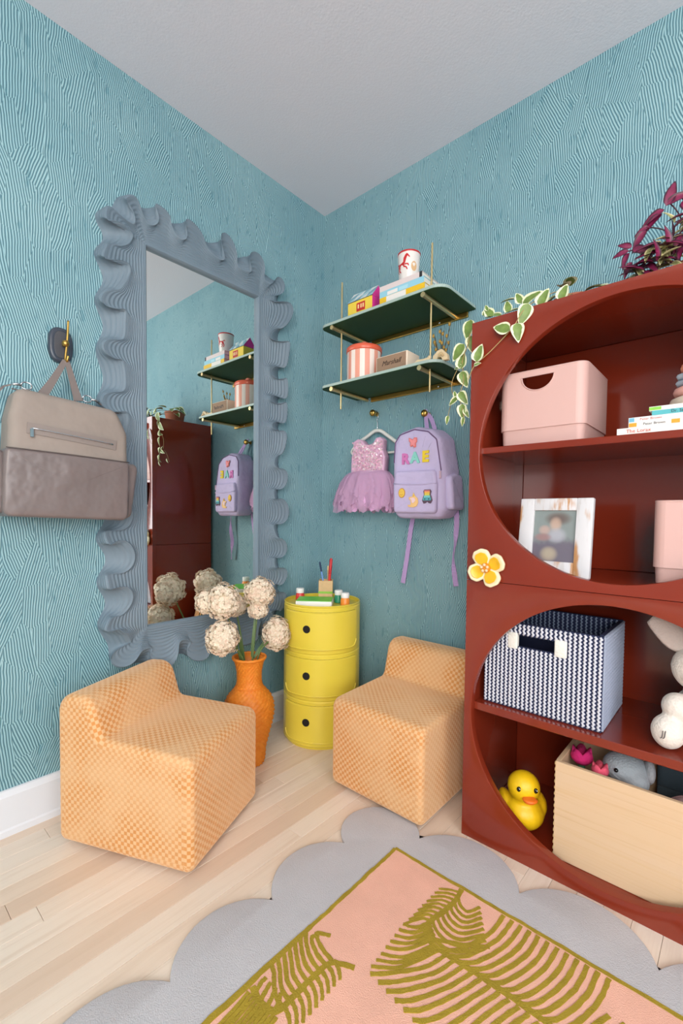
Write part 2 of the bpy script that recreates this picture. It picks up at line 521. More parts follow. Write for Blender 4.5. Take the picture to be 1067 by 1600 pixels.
# ------------------------------------------------------------------ cube bookcases
def lacquer():
    m, g = newmat('rust_lacquer', 0.16, 0.5)
    tc = g.n('ShaderNodeTexCoord'); n = g.noise(tc.outputs['Object'], 2.2, 3)
    g.l(g.mix(g.smooth(n, 0.3, 0.7), lin((124, 42, 24)), lin((132, 47, 28))), g.b.inputs['Base Color'])
    g.b.inputs['Coat Weight'].default_value = 0.25; g.b.inputs['Coat Roughness'].default_value = 0.06
    return m
M_LAC = lacquer()
BX0, BX1, BY = 0.9985, 1.7515, -0.4103
def bookcase(name, label, z0, z1, cz, r, shelf_z, shelf_t, fl):
    t = thing(name, label, 'bookcase', ((BX0 + BX1) / 2, -0.2, z0)); cx = 1.376; tf = 0.022; ts = 0.02
    # front panel with a circular opening
    b = B(); N = 128; fr = []; bk = []; of = []; ob = []
    yf, yb = BY, BY + tf
    def outer(a):
        dx, dz = cos(a), sin(a)
        k = min(((BX1 - cx) if dx > 0 else (cx - BX0)) / max(abs(dx), 1e-9), ((z1 - cz) if dz > 0 else (cz - z0)) / max(abs(dz), 1e-9))
        return cx + dx * k, cz + dz * k
    angs = [2 * pi * i / N for i in range(N)]
    cors = [(BX1, z1), (BX0, z1), (BX0, z0), (BX1, z0)]
    ca = [math.atan2(c[1] - cz, c[0] - cx) % (2 * pi) for c in cors]
    for c in ca:
        i = min(range(N), key=lambda k: abs(angs[k] - c)); angs[i] = c
    rr = 0.0025
    rings = [[], [], [], []]
    for a in angs:
        ox, oz = outer(a); dx, dz = cos(a), sin(a)
        of.append(b.verts.new((ox, yf, oz))); ob.append(b.verts.new((ox, yb, oz)))
        for q, (rad, yy) in enumerate(((r + rr, yf), (r + rr * 0.3, yf + rr * 0.3), (r, yf + rr), (r, yb))):
            rings[q].append(b.verts.new((cx + dx * rad, yy, cz + dz * rad)))
    seqs = [of] + rings + [ob, of]
    for A, C in zip(seqs[:-1], seqs[1:]):
        for k in range(N):
            b.faces.new((A[k], A[(k + 1) % N], C[(k + 1) % N], C[k]))
    put('front_panel', b, M_LAC, t, smooth=30)
    e = 0.0006
    def p(nm, lo, hi, bv=0.001): b = B(); box(b, lo, hi, bev=bv, seg=1); put(nm, b, M_LAC, t, smooth=False)
    p('side_panel', (BX0, yb + e, z0), (BX0 + ts, -0.02, z1)); p('side_panel', (BX1 - ts, yb + e, z0), (BX1, -0.02, z1))
    p('top_panel', (BX0 + ts + e, yb + e, z1 - ts), (BX1 - ts - e, -0.02, z1)); p('bottom_panel', (BX0 + ts + e, yb + e, z0), (BX1 - ts - e, -0.02, fl))
    p('back_panel', (BX0 + ts + e, -0.032, fl + e), (BX1 - ts - e, -0.02, z1 - ts - e))
    p('shelf', (BX0 + ts + e, yb + e, shelf_z - shelf_t), (BX1 - ts - e, -0.033, shelf_z), 0.0015)
    return t
bookcase('cube_bookcase', 'glossy rust red cube bookcase with round opening standing on the floor', 0.0, 0.7725, 0.389, 0.3555, 0.405, 0.023, 0.031)
bookcase('cube_bookcase', 'glossy rust red cube bookcase with round opening stacked on top of another', 0.7740, 1.5213, 1.146, 0.3473, 1.161, 0.018, 0.797)

# ------------------------------------------------------------------ stools
def check_mat():
    m, g = newmat('checked_velvet', 0.85, 0.2)
    uv = g.n('ShaderNodeUVMap'); uv.uv_map = 'UVMap'
    sp = g.n('ShaderNodeSeparateXYZ'); g.l(uv.outputs[0], sp.inputs[0])
    k = pi / 0.0102
    tc = g.n('ShaderNodeTexCoord')
    s = g.m('MULTIPLY', g.m('SINE', g.m('MULTIPLY', sp.outputs[0], k)), g.m('SINE', g.m('MULTIPLY', sp.outputs[1], k)))
    f = g.smooth(s, -0.30, 0.30)
    nap_sheen = g.smooth(g.noise(tc.outputs['Object'], 7.0, 3), 0.35, 0.65, 0.25, 1.0)
    dark = g.mix(nap_sheen, lin((228, 180, 132)), lin((214, 144, 80)))
    c = g.mix(f, dark, lin((230, 184, 136)))
    g.l(c, g.b.inputs['Base Color'])
    g.b.inputs['Sheen Weight'].default_value = 0.9; g.b.inputs['Sheen Roughness'].default_value = 0.45
    g.b.inputs['Sheen Tint'].default_value = lin((255, 214, 178))
    pile = g.noise(tc.outputs['Object'], 700.0, 2)
    g.bump(g.m('ADD', f, g.m('MULTIPLY', pile, 0.3)), 0.35, 0.0022)
    return m
M_CHK = check_mat(); M_BLACK = mat('black_felt', (25, 22, 22), 0.9)
def stool(label, loc, rz, zb, zs, width, depth):
    t = thing('slipper_stool', label, 'stool', loc, (0, 0, rz), 'checked peach stools')
    prof = rounded([(0, 0.014), (depth, 0.014), (depth, zs - 0.004), (0.155, zs + 0.006), (0.118, zb), (0.0, zb - 0.006)],
                   [0.026, 0.026, 0.034, 0.022, 0.052, 0.052], 8)
    b = B(); pillow(b, prof, width, 0.020, lambda a, z, w: Vector((a, w, z)), seg=5, uvscale=1.0)
    put('upholstered_body', b, M_CHK, t, local=True)
    for a, w in ((0.05, 0.05), (depth - 0.05, 0.05), (0.05, width - 0.05), (depth - 0.05, width - 0.05)):
        b = B(); lathe(b, [(0, 0), (0.016, 0), (0.018, 0.003), (0.018, 0.0155), (0, 0.0155)], 16, Matrix.Translation((a, w, 0)))
        put('foot', b, M_BLACK, t, local=True, smooth=40)
    return t
stool('peach checked low stool with rounded backrest in front of the mirror', (0.160, -1.246, 0), radians(24.5), 0.447, 0.326, 0.362, 0.45)
stool('peach checked low stool with rounded backrest pushed beside the bookcase', (0.541, -0.048, 0.0), radians(-90), 0.466, 0.322, 0.372, 0.455)
for o in list(COL.objects):
    pass

# ------------------------------------------------------------------ rug
M_RG = mat('grey_wool_pile', (198, 195, 198), 0.95, spec=0.1, bump=0.6, bscale=420, var=0.06, vscale=5, sheen=0.3)
M_RP = mat('pink_wool_pile', (243, 186, 164), 0.95, spec=0.1, bump=0.6, bscale=420, var=0.07, vscale=9, sheen=0.3)
M_RO = mat('olive_wool_pile', (170, 145, 52), 0.95, spec=0.1, bump=0.7, bscale=420, var=0.10, vscale=30, sheen=0.2)
rug = thing('rug', 'scalloped grey edged wool rug with pink field and olive fern pattern', 'rug', (1.5, -1.4, 0))
IX0, IX1, IY0, IY1 = 0.897, 2.08, -2.25, -0.612
def arc_pts(p, q, sag, n=18):
    p = Vector(p); q = Vector(q); d = q - p; c = d.length; r = (c * c / 4 + sag * sag) / (2 * sag)
    nrm = Vector((-d.y, d.x)).normalized(); cen = (p + q) / 2 - nrm * (r - sag) if 1 else None
    out = []
    a0 = math.atan2(p.y - cen.y, p.x - cen.x); a1 = math.atan2(q.y - cen.y, q.x - cen.x)
    da = (a1 - a0)
    while da > 0: da -= 2 * pi
    for k in range(n): out.append((cen.x + r * cos(a0 + da * k / n), cen.y + r * sin(a0 + da * k / n)))
    return out
cl, ct = 0.772, -0.527
left_c = [(cl, -0.691 - 0.268 * i) for i in range(6, -1, -1)]       # going up the left side
top_c = [(0.924 + 0.292 * i, ct) for i in range(5)]
right_c = [(2.21, -0.691 - 0.268 * i) for i in range(0, 7)]
bot_c = [(top_c[i][0], -2.42) for i in range(4, -1, -1)]
seq = left_c + top_c + right_c + bot_c
outl = []
for i in range(len(seq)):
    p, q = seq[i], seq[(i + 1) % len(seq)]
    corner = (i in (len(left_c) - 1, len(left_c) + len(top_c) - 1, len(left_c) + len(top_c) + len(right_c) - 1, len(seq) - 1))
    dd = (Vector(q) - Vector(p)).length
    outl += arc_pts(p, q, 0.155 if corner else (0.098 if abs(p[1] - q[1]) < 0.01 else 0.080))
rz = 0.011
b = B()
def slab(bm, P, z0, z1, r=0.003, jit=0.0):
    P = [Vector(p) for p in P]
    V = [[bm.verts.new((p.x + random.uniform(-jit, jit), p.y + random.uniform(-jit, jit), z)) for p in Q] for z, Q in ((z0, P), (z1 - r, P), (z1 - r * 0.3, inset(P, r * 0.5)), (z1, inset(P, r * 1.4)))]
    n = len(P)
    for A, C in zip(V[:-1], V[1:]):
        for k in range(n): bm.faces.new((A[k], A[(k + 1) % n], C[(k + 1) % n], C[k]))
    bm.faces.new(V[-1]); bm.faces.new(V[0][::-1])
slab(b, outl, 0.0005, rz, 0.002, 0.0006)
bmesh.ops.triangulate(b, faces=[f for f in b.faces if len(f.verts) > 4])
put('scalloped_border', b, M_RG, rug, smooth=50)
b = B(); slab(b, [(IX0, IY0), (IX1, IY0), (IX1, IY1), (IX0, IY1)], rz - 0.002, rz + 0.0008, 0.0006); put('pink_field', b, M_RP, rug, smooth=False)
def stroke(bm, pts, w0, w1=None, z=rz + 0.0018, k=6):
    z = z + random.uniform(0, 0.0007)
    w1 = w0 if w1 is None else w1
    P = catmull([(p[0], p[1], 0) for p in pts], k); n = len(P); A = []; C = []
    for i, p in enumerate(P):
        t = (P[min(i + 1, n - 1)] - P[max(i - 1, 0)]).normalized(); s = Vector((-t.y, t.x, 0))
        w = (w0 + (w1 - w0) * i / (n - 1)) / 2
        A.append(p + s * (w + random.uniform(-0.0008, 0.0008))); C.append(p - s * (w + random.uniform(-0.0008, 0.0008)))
    V = [[bm.verts.new((q.x, q.y, z)) for q in L] for L in (A, C)] + [[bm.verts.new((q.x, q.y, rz)) for q in L] for L in (C, A)]
    for i in range(n - 1):
        for a in range(4):
            c = (a + 1) % 4
            bm.faces.new((V[a][i], V[a][i + 1], V[c][i + 1], V[c][i]))
    bm.faces.new([V[a][0] for a in range(4)]); bm.faces.new([V[a][-1] for a in range(3, -1, -1)])
b = B()
def wob(p, q, n): return [(p[0] + (q[0] - p[0]) * i / n + random.uniform(-.0015, .0015), p[1] + (q[1] - p[1]) * i / n + random.uniform(-.0015, .0015)) for i in range(n + 1)]
stroke(b, wob((IX0, IY1), (IX1, IY1), 40), 0.009, k=2); stroke(b, wob((IX0, -0.95), (IX0, IY1), 14), 0.009, k=2)
stroke(b, wob((IX0 - 0.002, IY0), (IX0 - 0.002, -0.95), 40), 0.017, 0.012, k=2)
stroke(b, wob((IX1, IY0), (IX1, IY1), 40), 0.009, k=2); stroke(b, wob((IX0, IY0), (IX1, IY0), 40), 0.009, k=2)
put('olive_outline', b, M_RO, rug, smooth=False)
# large fern
b = B()
stroke(b, [(1.104, -0.617), (1.108, -0.66), (1.102, -0.71), (1.093, -0.745), (1.096, -0.777), (1.120, -0.797), (1.17, -0.798), (1.23, -0.794), (1.34, -0.792), (1.45, -0.80), (1.6, -0.83), (1.8, -0.90)], 0.012, 0.012)
for i in range(9):                                  # short fronds beside the upright rib
    y = -0.630 - 0.0150 * i; x0 = 1.105 - 0.0012 * i
    stroke(b, [(x0, y), (x0 - 0.022, y - 0.008), (1.060 - 0.001 * i, y - 0.025 - 0.003 * i)], 0.0072, 0.006)
for i in range(8):                                  # swept fronds at the bend
    t = i / 7
    s0 = (1.094 + 0.050 * t, -0.752 - 0.048 * t if t < .6 else -0.799)
    e = (1.049 + 0.001 * i, -0.800 - 0.0185 * i)
    stroke(b, [s0, ((s0[0] + e[0]) / 2 + 0.004, (s0[1] + e[1]) / 2 - 0.012 - 0.010 * t), e], 0.0085, 0.0075)
for i in range(22):                                 # long lower fronds
    s0 = (1.160 + 0.0195 * i, -0.800 if i < 9 else -0.800 - 0.003 * (i - 9))
    e = (1.064 + 0.0225 * i, -0.943 - 0.003 * min(i, 6) - 0.008 * max(0, i - 6))
    stroke(b, [s0, (s0[0] - 0.020, s0[1] - 0.055), (e[0] + 0.028, e[1] + 0.028), e], 0.0085, 0.0095)
for i in range(12):                                  # long upper fronds reaching the outline
    s0 = (1.146 + 0.0205 * i, -0.797)
    e = (1.214 + 0.0200 * i, -0.620)
    stroke(b, [s0, (s0[0] + 0.030, s0[1] + 0.028), (e[0] - 0.006, e[1] - 0.070), e], 0.0090, 0.0092)
for i in range(6):
    s0 = (1.400 + 0.026 * i, -0.797 - 0.005 * i); e = (s0[0] + 0.05, -0.70 + 0.004 * i)
    stroke(b, [s0, (s0[0] + 0.02, s0[1] + 0.03), e], 0.0095, 0.009)
for i in range(8):                                  # nested arcs in the top angle
    s0 = (1.106 - 0.002 * i, -0.638 - 0.018 * i); e = (1.162 + 0.008 * i, -0.636 - 0.0125 * i)
    stroke(b, [s0, (1.120 + 0.001 * i, s0[1] - 0.022), (1.145 + 0.004 * i, -0.668 - 0.0160 * i), e], 0.0078, 0.0078)
stroke(b, [(1.113, -0.792), (1.150, -0.770), (1.190, -0.745), (1.222, -0.72)], 0.010, 0.009)
put('large_fern_motif', b, M_RO, rug, smooth=False)
# small fern
b = B()
stroke(b, [(1.032, -0.955), (1.005, -0.968), (0.986, -0.985), (0.981, -1.03), (0.980, -1.085), (0.975, -1.12), (0.94, -1.13), (0.905, -1.122)], 0.011, 0.013)
for i in range(9):
    y = -0.975 - 0.0165 * i; x0 = 0.986 - 0.0007 * i
    stroke(b, [(x0, y), (0.95, y + 0.006), (0.918, y + 0.022 + 0.001 * i), (0.899 if i > 1 else 0.925 + 0.02 * (1 - i), y + 0.040)], 0.009, 0.009)
for i in range(9):
    y = -0.972 - 0.0165 * i; x0 = 0.988 - 0.0007 * i
    stroke(b, [(x0, y), (x0 + 0.022, y - 0.008), (x0 + 0.038 + 0.001 * i, y - 0.022 - 0.001 * i)], 0.009, 0.007)
for i in range(4):
    stroke(b, [(0.975 - 0.019 * i, -1.125), (0.966 - 0.018 * i, -1.105), (0.956 - 0.015 * i, -1.092)], 0.009, 0.008)
for i in range(10):
    s0 = (0.984 - 0.0085 * i, -1.126 - 0.0008 * i)
    e = (max(0.912, 1.030 - 0.0135 * i), -1.215 - 0.006 * i)
    stroke(b, [s0, (s0[0] + 0.008, (s0[1] + e[1]) / 2), e], 0.0075, 0.0075)
put('small_fern_motif', b, M_RO, rug, smooth=False)

# ------------------------------------------------------------------ ruffled mirror
def frame_mat():
    m, g = newmat('combed_slate_plaster', 0.55, 0.35)
    tc = g.n('ShaderNodeTexCoord'); n = g.noise(tc.outputs['Object'], 4.0, 3)
    g.l(g.mix(g.smooth(n, 0.3, 0.7), lin((112, 129, 142)), lin((122, 138, 150))), g.b.inputs['Base Color'])
    g.bump(g.noise(tc.outputs['Object'], 120.0, 3), 0.12, 0.002)
    return m
M_FR = frame_mat()
mg = bpy.data.materials.new('mirror_silver'); mg.use_nodes = True
q = mg.node_tree.nodes['Principled BSDF']; q.inputs['Metallic'].default_value = 1; q.inputs['Roughness'].default_value = 0.0
q.inputs['Base Color'].default_value = (0.86, 0.89, 0.87, 1)
CY, CZ, HW, HH = -0.6725, 1.2205, 0.2425, 0.6655
mir = thing('wall_mirror', 'tall mirror in a slate blue ruffled plaster frame on the teal wall', 'mirror', (0.0, CY, CZ - HH - 0.15))
def frame():
    b = B(); wd = 0.15; ca = wd * pi / 2
    segs = [('s', (CY - HW, CZ - HH), (0, 1), (-1, 0), 2 * HH), ('c', (CY - HW, CZ + HH), pi, -1, ca), ('s', (CY - HW, CZ + HH), (1, 0), (0, 1), 2 * HW), ('c', (CY + HW, CZ + HH), pi / 2, -1, ca),
            ('s', (CY + HW, CZ + HH), (0, -1), (1, 0), 2 * HH), ('c', (CY + HW, CZ - HH), 0, -1, ca), ('s', (CY + HW, CZ - HH), (-1, 0), (0, -1), 2 * HW), ('c', (CY - HW, CZ - HH), -pi / 2, -1, ca)]
    tot = sum(s[4] for s in segs)
    def at(s):
        s %= tot
        for k in segs:
            if s <= k[4] or k is segs[-1]:
                if k[0] == 's': return Vector((k[1][0] + k[2][0] * s, k[1][1] + k[2][1] * s)), Vector(k[3]), Vector(k[2])
                a = k[2] - (s / k[4]) * pi / 2
                return Vector(k[1]), Vector((cos(a), sin(a))), Vector((sin(a), -cos(a)))
            s -= k[4]
    NW = 32; NS = NW * 30; NT = 72
    rr = random.Random(11)
    amp = [rr.uniform(0.7, 1.25) for _ in range(NW)]; wl = [rr.uniform(0.75, 1.25) for _ in range(NW)]
    sw = sum(wl); wl = [w / sw for w in wl]; cum = [0]
    for w in wl: cum.append(cum[-1] + w)
    def wave(s):
        f = (s / tot) % 1.0
        for k in range(NW):
            if f <= cum[k + 1] or k == NW - 1:
                u = (f - cum[k]) / wl[k]
                am = amp[k] * (1 - u) + amp[(k + 1) % NW] * u if u > 0.0 else amp[k]
                return 2 * pi * u, am
    cols = []
    for i in range(NS):
        s = tot * i / NS; ph, am = wave(s); col = []
        w3 = sin(ph) + 0.22 * sin(2 * ph + 2.1 * sin(s * 5.3)) 
        dr = 0.109 + 0.043 * am * w3                      # where the rim runs
        hr = 0.050 + 0.010 * am * sin(ph + 0.9)
        db = 0.148 + 0.013 * am * sin(ph + 0.3)
        def pos(d, h, sh):
            p, n, t = at(s + (sh if 1 else 0)); q = p + n * d
            return b.verts.new((h, q.x, q.y))
        col.append(pos(0.0, 0.006, 0)); col.append(pos(0.0, 0.026, 0)); col.append(pos(0.003, 0.0285, 0))
        for j in range(NT):
            t = 0.03 + 0.97 * j / (NT - 1)
            k = t ** 1.3
            d = t * (dr * k + 0.109 * (1 - k))
            sh = (-0.015 * sin(2 * ph) + 0.016 * cos(ph + s)) * am * t ** 2
            h = 0.029 + (hr - 0.029) * t ** 1.5 - 0.005 * sin(pi * t) - 0.004 * sin(ph) * sin(pi * t ** 2) * t
            h += 0.0012 * sin(2 * pi * 12.5 * t + 0.7 * sin(3.1 * ph / 2) + 0.5 * sin(s * 9)) * min(1.0, (1 - t) * 8) * min(1.0, t * 5)
            col.append(pos(d, h, sh))
        for j in range(1, 31):
            t = j / 30
            d = dr + 0.005 * sin(min(1, t * 3) * pi / 2) + (db - dr - 0.005) * t ** 1.3 + 0.0009 * sin(2 * pi * 5 * t) * min(1, t * 6)
            sh = (-0.015 * sin(2 * ph) + 0.016 * cos(ph + s)) * am * (1 - t)
            col.append(pos(d, hr * (1 - t ** 1.5) + 0.0005 + 0.0009 * sin(2 * pi * 5 * t) * min(1, t * 6) * (1 - t), sh))
        cols.append(col)
    n = len(cols[0])
    for i in range(NS):
        A = cols[i]; C = cols[(i + 1) % NS]
        for j in range(n - 1): b.faces.new((A[j], A[j + 1], C[j + 1], C[j]))
    return b
put('ruffled_frame', frame(), M_FR, mir)
b = B(); box(b, (0.002, CY - HW - 0.004, CZ - HH - 0.004), (0.012, CY + HW + 0.004, CZ + HH + 0.004)); put('mirror_glass', b, mg, mir, smooth=False)

# ------------------------------------------------------------------ common small materials
M_BRASS = mat('brushed_brass', (196, 156, 84), 0.32, metal=1.0)
M_PALEBRASS = mat('pale_brass', (214, 190, 140), 0.38, metal=0.85)
M_SILVER = mat('silver_metal', (205, 205, 208), 0.25, metal=1.0)
M_WHITE = mat('white_plastic', (238, 236, 232), 0.4)
M_DARK = mat('dark_hole', (18, 14, 12), 0.8)

# ------------------------------------------------------------------ wall shelves
M_SHELF = mat('green_shelf_paint', (46, 76, 46), 0.6, spec=0.3, var=0.06)
M_EDGE = mat('green_shelf_edge', (168, 186, 178), 0.4)
ws = thing('wall_shelf', 'two tier green wall shelf with thin brass rods and brackets', 'shelf', (0.51, 0.0, 1.41))
for nm, z in (('upper', 1.753), ('lower', 1.4985)):
    x0, x1 = (0.222, 0.812) if nm == 'upper' else (0.222, 0.795)
    pl = rounded([(x0, -0.002), (x0, -0.252), (x1, -0.252), (x1, -0.002)], [0.004, 0.03, 0.05, 0.004], 6)
    b = B(); pillow(b, pl, 0.0135, 0.0025, lambda a, c, w, z=z: Vector((a, c, z + w)), seg=2)
    sh = put('shelf_board', b, M_SHELF, ws, smooth=40)
    b = B()
    P3 = [Vector((p.x, p.y, z + 0.0115)) for p in inset(pl, -0.0006)]
    n = len(P3)
    for i in range(n):
        a, c = P3[i], P3[(i + 1) % n]
        if max(a.y, c.y) > -0.003: continue
        b.faces.new([b.verts.new(q) for q in (a - Vector((0, 0, .009)), c - Vector((0, 0, .009)), c + Vector((0, 0, 0.0012)), a + Vector((0, 0, 0.0012)))])
    put('edge_band', b, M_EDGE, sh, smooth=False)
    for bx in (0.29, 0.73 if nm == 'upper' else 0.72):
        b = B(); tube(b, [(bx, -0.006, z - 0.0085), (bx, -0.243, z - 0.0085)], 0.0078, 14); tube(b, [(bx, -0.243, z - 0.0085), (bx, -0.2525, z - 0.0085)], 0.0092, 18)
        put('bracket', b, M_PALEBRASS, ws, smooth=40)
    b = B(); box(b, (x0 + 0.09, -0.010, z - 0.021), (x1 - 0.03, -0.0005, z - 0.0005), bev=0.002); put('wall_rail', b, M_BRASS, ws, smooth=False)
    for sx in (0.30, 0.66):
        b = B(); ball(b, (sx, -0.0105, z - 0.012), (0.004, 0.002, 0.004), 10, 6); put('screw', b, M_SILVER, ws)
for rx in (0.291, 0.728):
    b = B(); tube(b, [(rx, -0.19, 1.416), (rx, -0.19, 1.951)], 0.0036, 10); put('rod', b, M_PALEBRASS, ws, smooth=40)
ZU, ZL = 1.7667, 1.5122
# small house box
hb = thing('house_box', 'little cardboard house box with yellow walls and pale blue roof on shelf', 'box', (0.40, -0.165, ZU))
b = B(); box(b, (0.338, -0.205, ZU), (0.462, -0.125, ZU + 0.056), bev=0.001, seg=1); put('wall', b, mat('yellow_card', (236, 204, 72), 0.6), hb, smooth=False)
b = B(); z0, z1 = ZU + 0.0565, ZU + 0.108
for i, (xa, xb) in enumerate(((0.336, 0.367), (0.3675, 0.4), (0.4005, 0.432), (0.4325, 0.4645))):
    for j in range(2):
        ya, yb = ((-0.207, -0.165), (-0.123, -0.165))[j]
        for k in range(2):
            za = z0 + (z1 - z0) * k / 2; zb = z0 + (z1 - z0) * (k + 1) / 2
            y0 = ya + (yb - ya) * k / 2; y1 = ya + (yb - ya) * (k + 1) / 2
            q = [b.verts.new(p) for p in ((xa, y0, za), (xb, y0, za), (xb, y1, zb), (xa, y1, zb))]
            f1 = b.faces.new((q[0], q[1], q[2])); f2 = b.faces.new((q[0], q[2], q[3]))
            f1.material_index = (i + k + j) % 3; f2.material_index = (i + k + j + 1) % 3
put('roof', b, [mat('roof_pale_blue', (168, 206, 214), 0.6), mat('roof_grey_blue', (126, 168, 184), 0.6), mat('roof_white', (226, 228, 226), 0.6)], hb, smooth=False)
for xx in (0.337, 0.4635):
    b = B(); b.faces.new([b.verts.new(p) for p in ((xx, -0.205, z0), (xx, -0.125, z0), (xx, -0.165, z1))])
    put('gable', b, mat('magenta_card', (222, 52, 150), 0.6), hb, smooth=False)
b = B(); box(b, (0.4625, -0.203, ZU + 0.001), (0.4632, -0.127, ZU + 0.056)); put('end_panel', b, MATS['magenta_card'], hb, smooth=False)
b = B(); box(b, (0.385, -0.2062, ZU + 0.012), (0.428, -0.2052, ZU + 0.045)); sg = put('sign', b, mat('red_print', (196, 40, 36), 0.6), hb, smooth=False)
b = B()
for xx in (0.391, 0.405, 0.416): box(b, (xx, -0.2066, ZU + 0.022), (xx + 0.007, -0.2063, ZU + 0.038))
put('print', b, mat('pale_print', (238, 206, 150), 0.6), sg, smooth=False)

# books under the cup
def book(name, label, cat, lo, hi, cover, spine_axis, group=None, rz=0.0):
    """hard or paper back lying flat; spine on the -y side"""
    cx, cy = (lo[0] + hi[0]) / 2, (lo[1] + hi[1]) / 2
    t = thing(name, label, cat, (cx, cy, lo[2]), (0, 0, rz), group)
    w, d, h = hi[0] - lo[0], hi[1] - lo[1], hi[2] - lo[2]
    b = B(); c = 0.0012
    box(b, (-w / 2, -d / 2, 0), (w / 2, d / 2, c)); box(b, (-w / 2, -d / 2, h - c), (w / 2, d / 2, h)); box(b, (-w / 2, -d / 2, c), (w / 2, -d / 2 + c, h - c))
    put('cover', b, cover, t, local=True, smooth=False)
    b = B(); box(b, (-w / 2 + 0.002, -d / 2 + c + 0.0003, c + 0.0003), (w / 2 - 0.002, d / 2 - 0.002, h - c - 0.0003)); put('pages', b, mat('paper', (232, 226, 214), 0.8), t, local=True, smooth=False)
    return t
def patch(t, nm, x0, x1, z0, z1, d, m):
    b = B(); box(b, (x0, -d / 2 - 0.0006, z0), (x1, -d / 2 - 0.0001, z1)); put(nm, b, m, t, local=True, smooth=False)
M_BY = mat('book_yellow', (238, 190, 40), 0.5); M_BB = mat('book_blue', (150, 204, 222), 0.5); M_BK = mat('book_blush', (224, 208, 206), 0.5); M_BW = mat('book_white', (236, 230, 224), 0.5)
g0 = 'books under the horse cup'
t = book('book', 'yellow and cream spined picture book lying lowest under the horse cup', 'book', (0.512, -0.213, ZU), (0.712, -0.075, ZU + 0.0268), M_BY, 0, g0)
patch(t, 'spine_print', -0.068, 0.02, 0.001, 0.0255, 0.138, M_BW)
t = book('book', 'pale blue spined picture book in the middle of the shelf stack', 'book', (0.511, -0.212, ZU + 0.0270), (0.708, -0.077, ZU + 0.050), M_BB, 0, g0)
patch(t, 'spine_print', -0.062, -0.015, 0.003, 0.016, 0.135, M_BW); patch(t, 'spine_print', -0.008, 0.03, 0.003, 0.016, 0.135, mat('book_sky', (176, 220, 232), 0.5))
t = book('book', 'blush pink spined book lying directly beneath the horse cup', 'book', (0.511, -0.212, ZU + 0.0502), (0.700, -0.080, ZU + 0.070), M_BK, 0, g0)
patch(t, 'spine_print', 0.083, 0.0945, 0.0, 0.0198, 0.132, mat('print_black', (40, 40, 44), 0.5))
ZB = ZU + 0.0702
# enamel cup with horse
cup = thing('enamel_cup', 'white enamel cup with red rim and red horse on stacked books', 'cup', (0.594, -0.142, ZB))
b = B(); lathe(b, [(0, 0), (0.034, 0), (0.036, 0.003), (0.0425, 0.112), (0.0425, 0.118), (0.0405, 0.118), (0.0405, 0.112), (0.034, 0.006), (0, 0.006)], 40); put('body', b, mat('cup_enamel', (236, 228, 222), 0.3), cup, local=True, smooth=35)
b = B(); lathe(b, [(0.0428, 0.1135), (0.0440, 0.116), (0.0436, 0.1195), (0.0415, 0.1200), (0.0402, 0.1180)], 40); put('rim', b, mat('enamel_red', (200, 38, 40), 0.3), cup, local=True)
def wrap(bm, poly, cz, ang, r0, k, off=0.0006, sc=1.0):
    """flat outline wrapped on a slightly conical cup wall"""
    vs = []
    for u, v in poly:
        z = cz + v * sc; r = r0 + k * z + off; a = ang + u * sc / r
        vs.append(bm.verts.new((r * sin(a), -r * cos(a), z)))
    bm.faces.new(vs)
b = B(); A0 = radians(4); kk = 0.0565; r0 = 0.0362
for poly in ([(-0.016, 0.001), (-0.012, -0.006), (-0.002, -0.006), (0.007, -0.003), (0.010, 0.006), (0.004, 0.009), (-0.004, 0.006), (-0.012, 0.006)],    # trunk
             [(0.004, 0.007), (0.010, 0.004), (0.014, 0.016), (0.018, 0.024), (0.012, 0.028), (0.006, 0.020)],                                   # neck
             [(0.012, 0.028), (0.018, 0.024), (0.024, 0.018), (0.025, 0.021), (0.020, 0.028), (0.016, 0.031)],                                   # head
             [(-0.016, 0.001), (-0.012, -0.004), (-0.016, -0.012), (-0.013, -0.019), (-0.016, -0.020), (-0.020, -0.012)],                       # hind legs
             [(-0.010, -0.004), (-0.006, -0.006), (-0.008, -0.013), (-0.003, -0.018), (-0.006, -0.020), (-0.012, -0.013)],
             [(0.003, -0.005), (0.008, -0.002), (0.015, -0.006), (0.018, -0.014), (0.015, -0.014), (0.012, -0.008)],                             # fore legs
             [(0.008, 0.0), (0.011, 0.004), (0.020, 0.003), (0.022, -0.004), (0.019, -0.004), (0.017, 0.0)],
             [(-0.016, 0.003), (-0.013, 0.006), (-0.020, 0.010), (-0.024, 0.004), (-0.021, 0.004), (-0.019, 0.006)]):                            # tail
    wrap(b, poly, 0.066, A0 - radians(10), r0, kk, sc=1.3)
put('red_horse', b, MATS['enamel_red'], cup, local=True, smooth=False)
b = B(); wrap(b, [(0.012 * cos(a), 0.018 * sin(a)) for a in [2 * pi * i / 12 for i in range(12)]], 0.06, A0 + radians(58), r0, kk); put('tan_mark', b, mat('tan_print', (222, 178, 130), 0.4), cup, local=True, smooth=False)

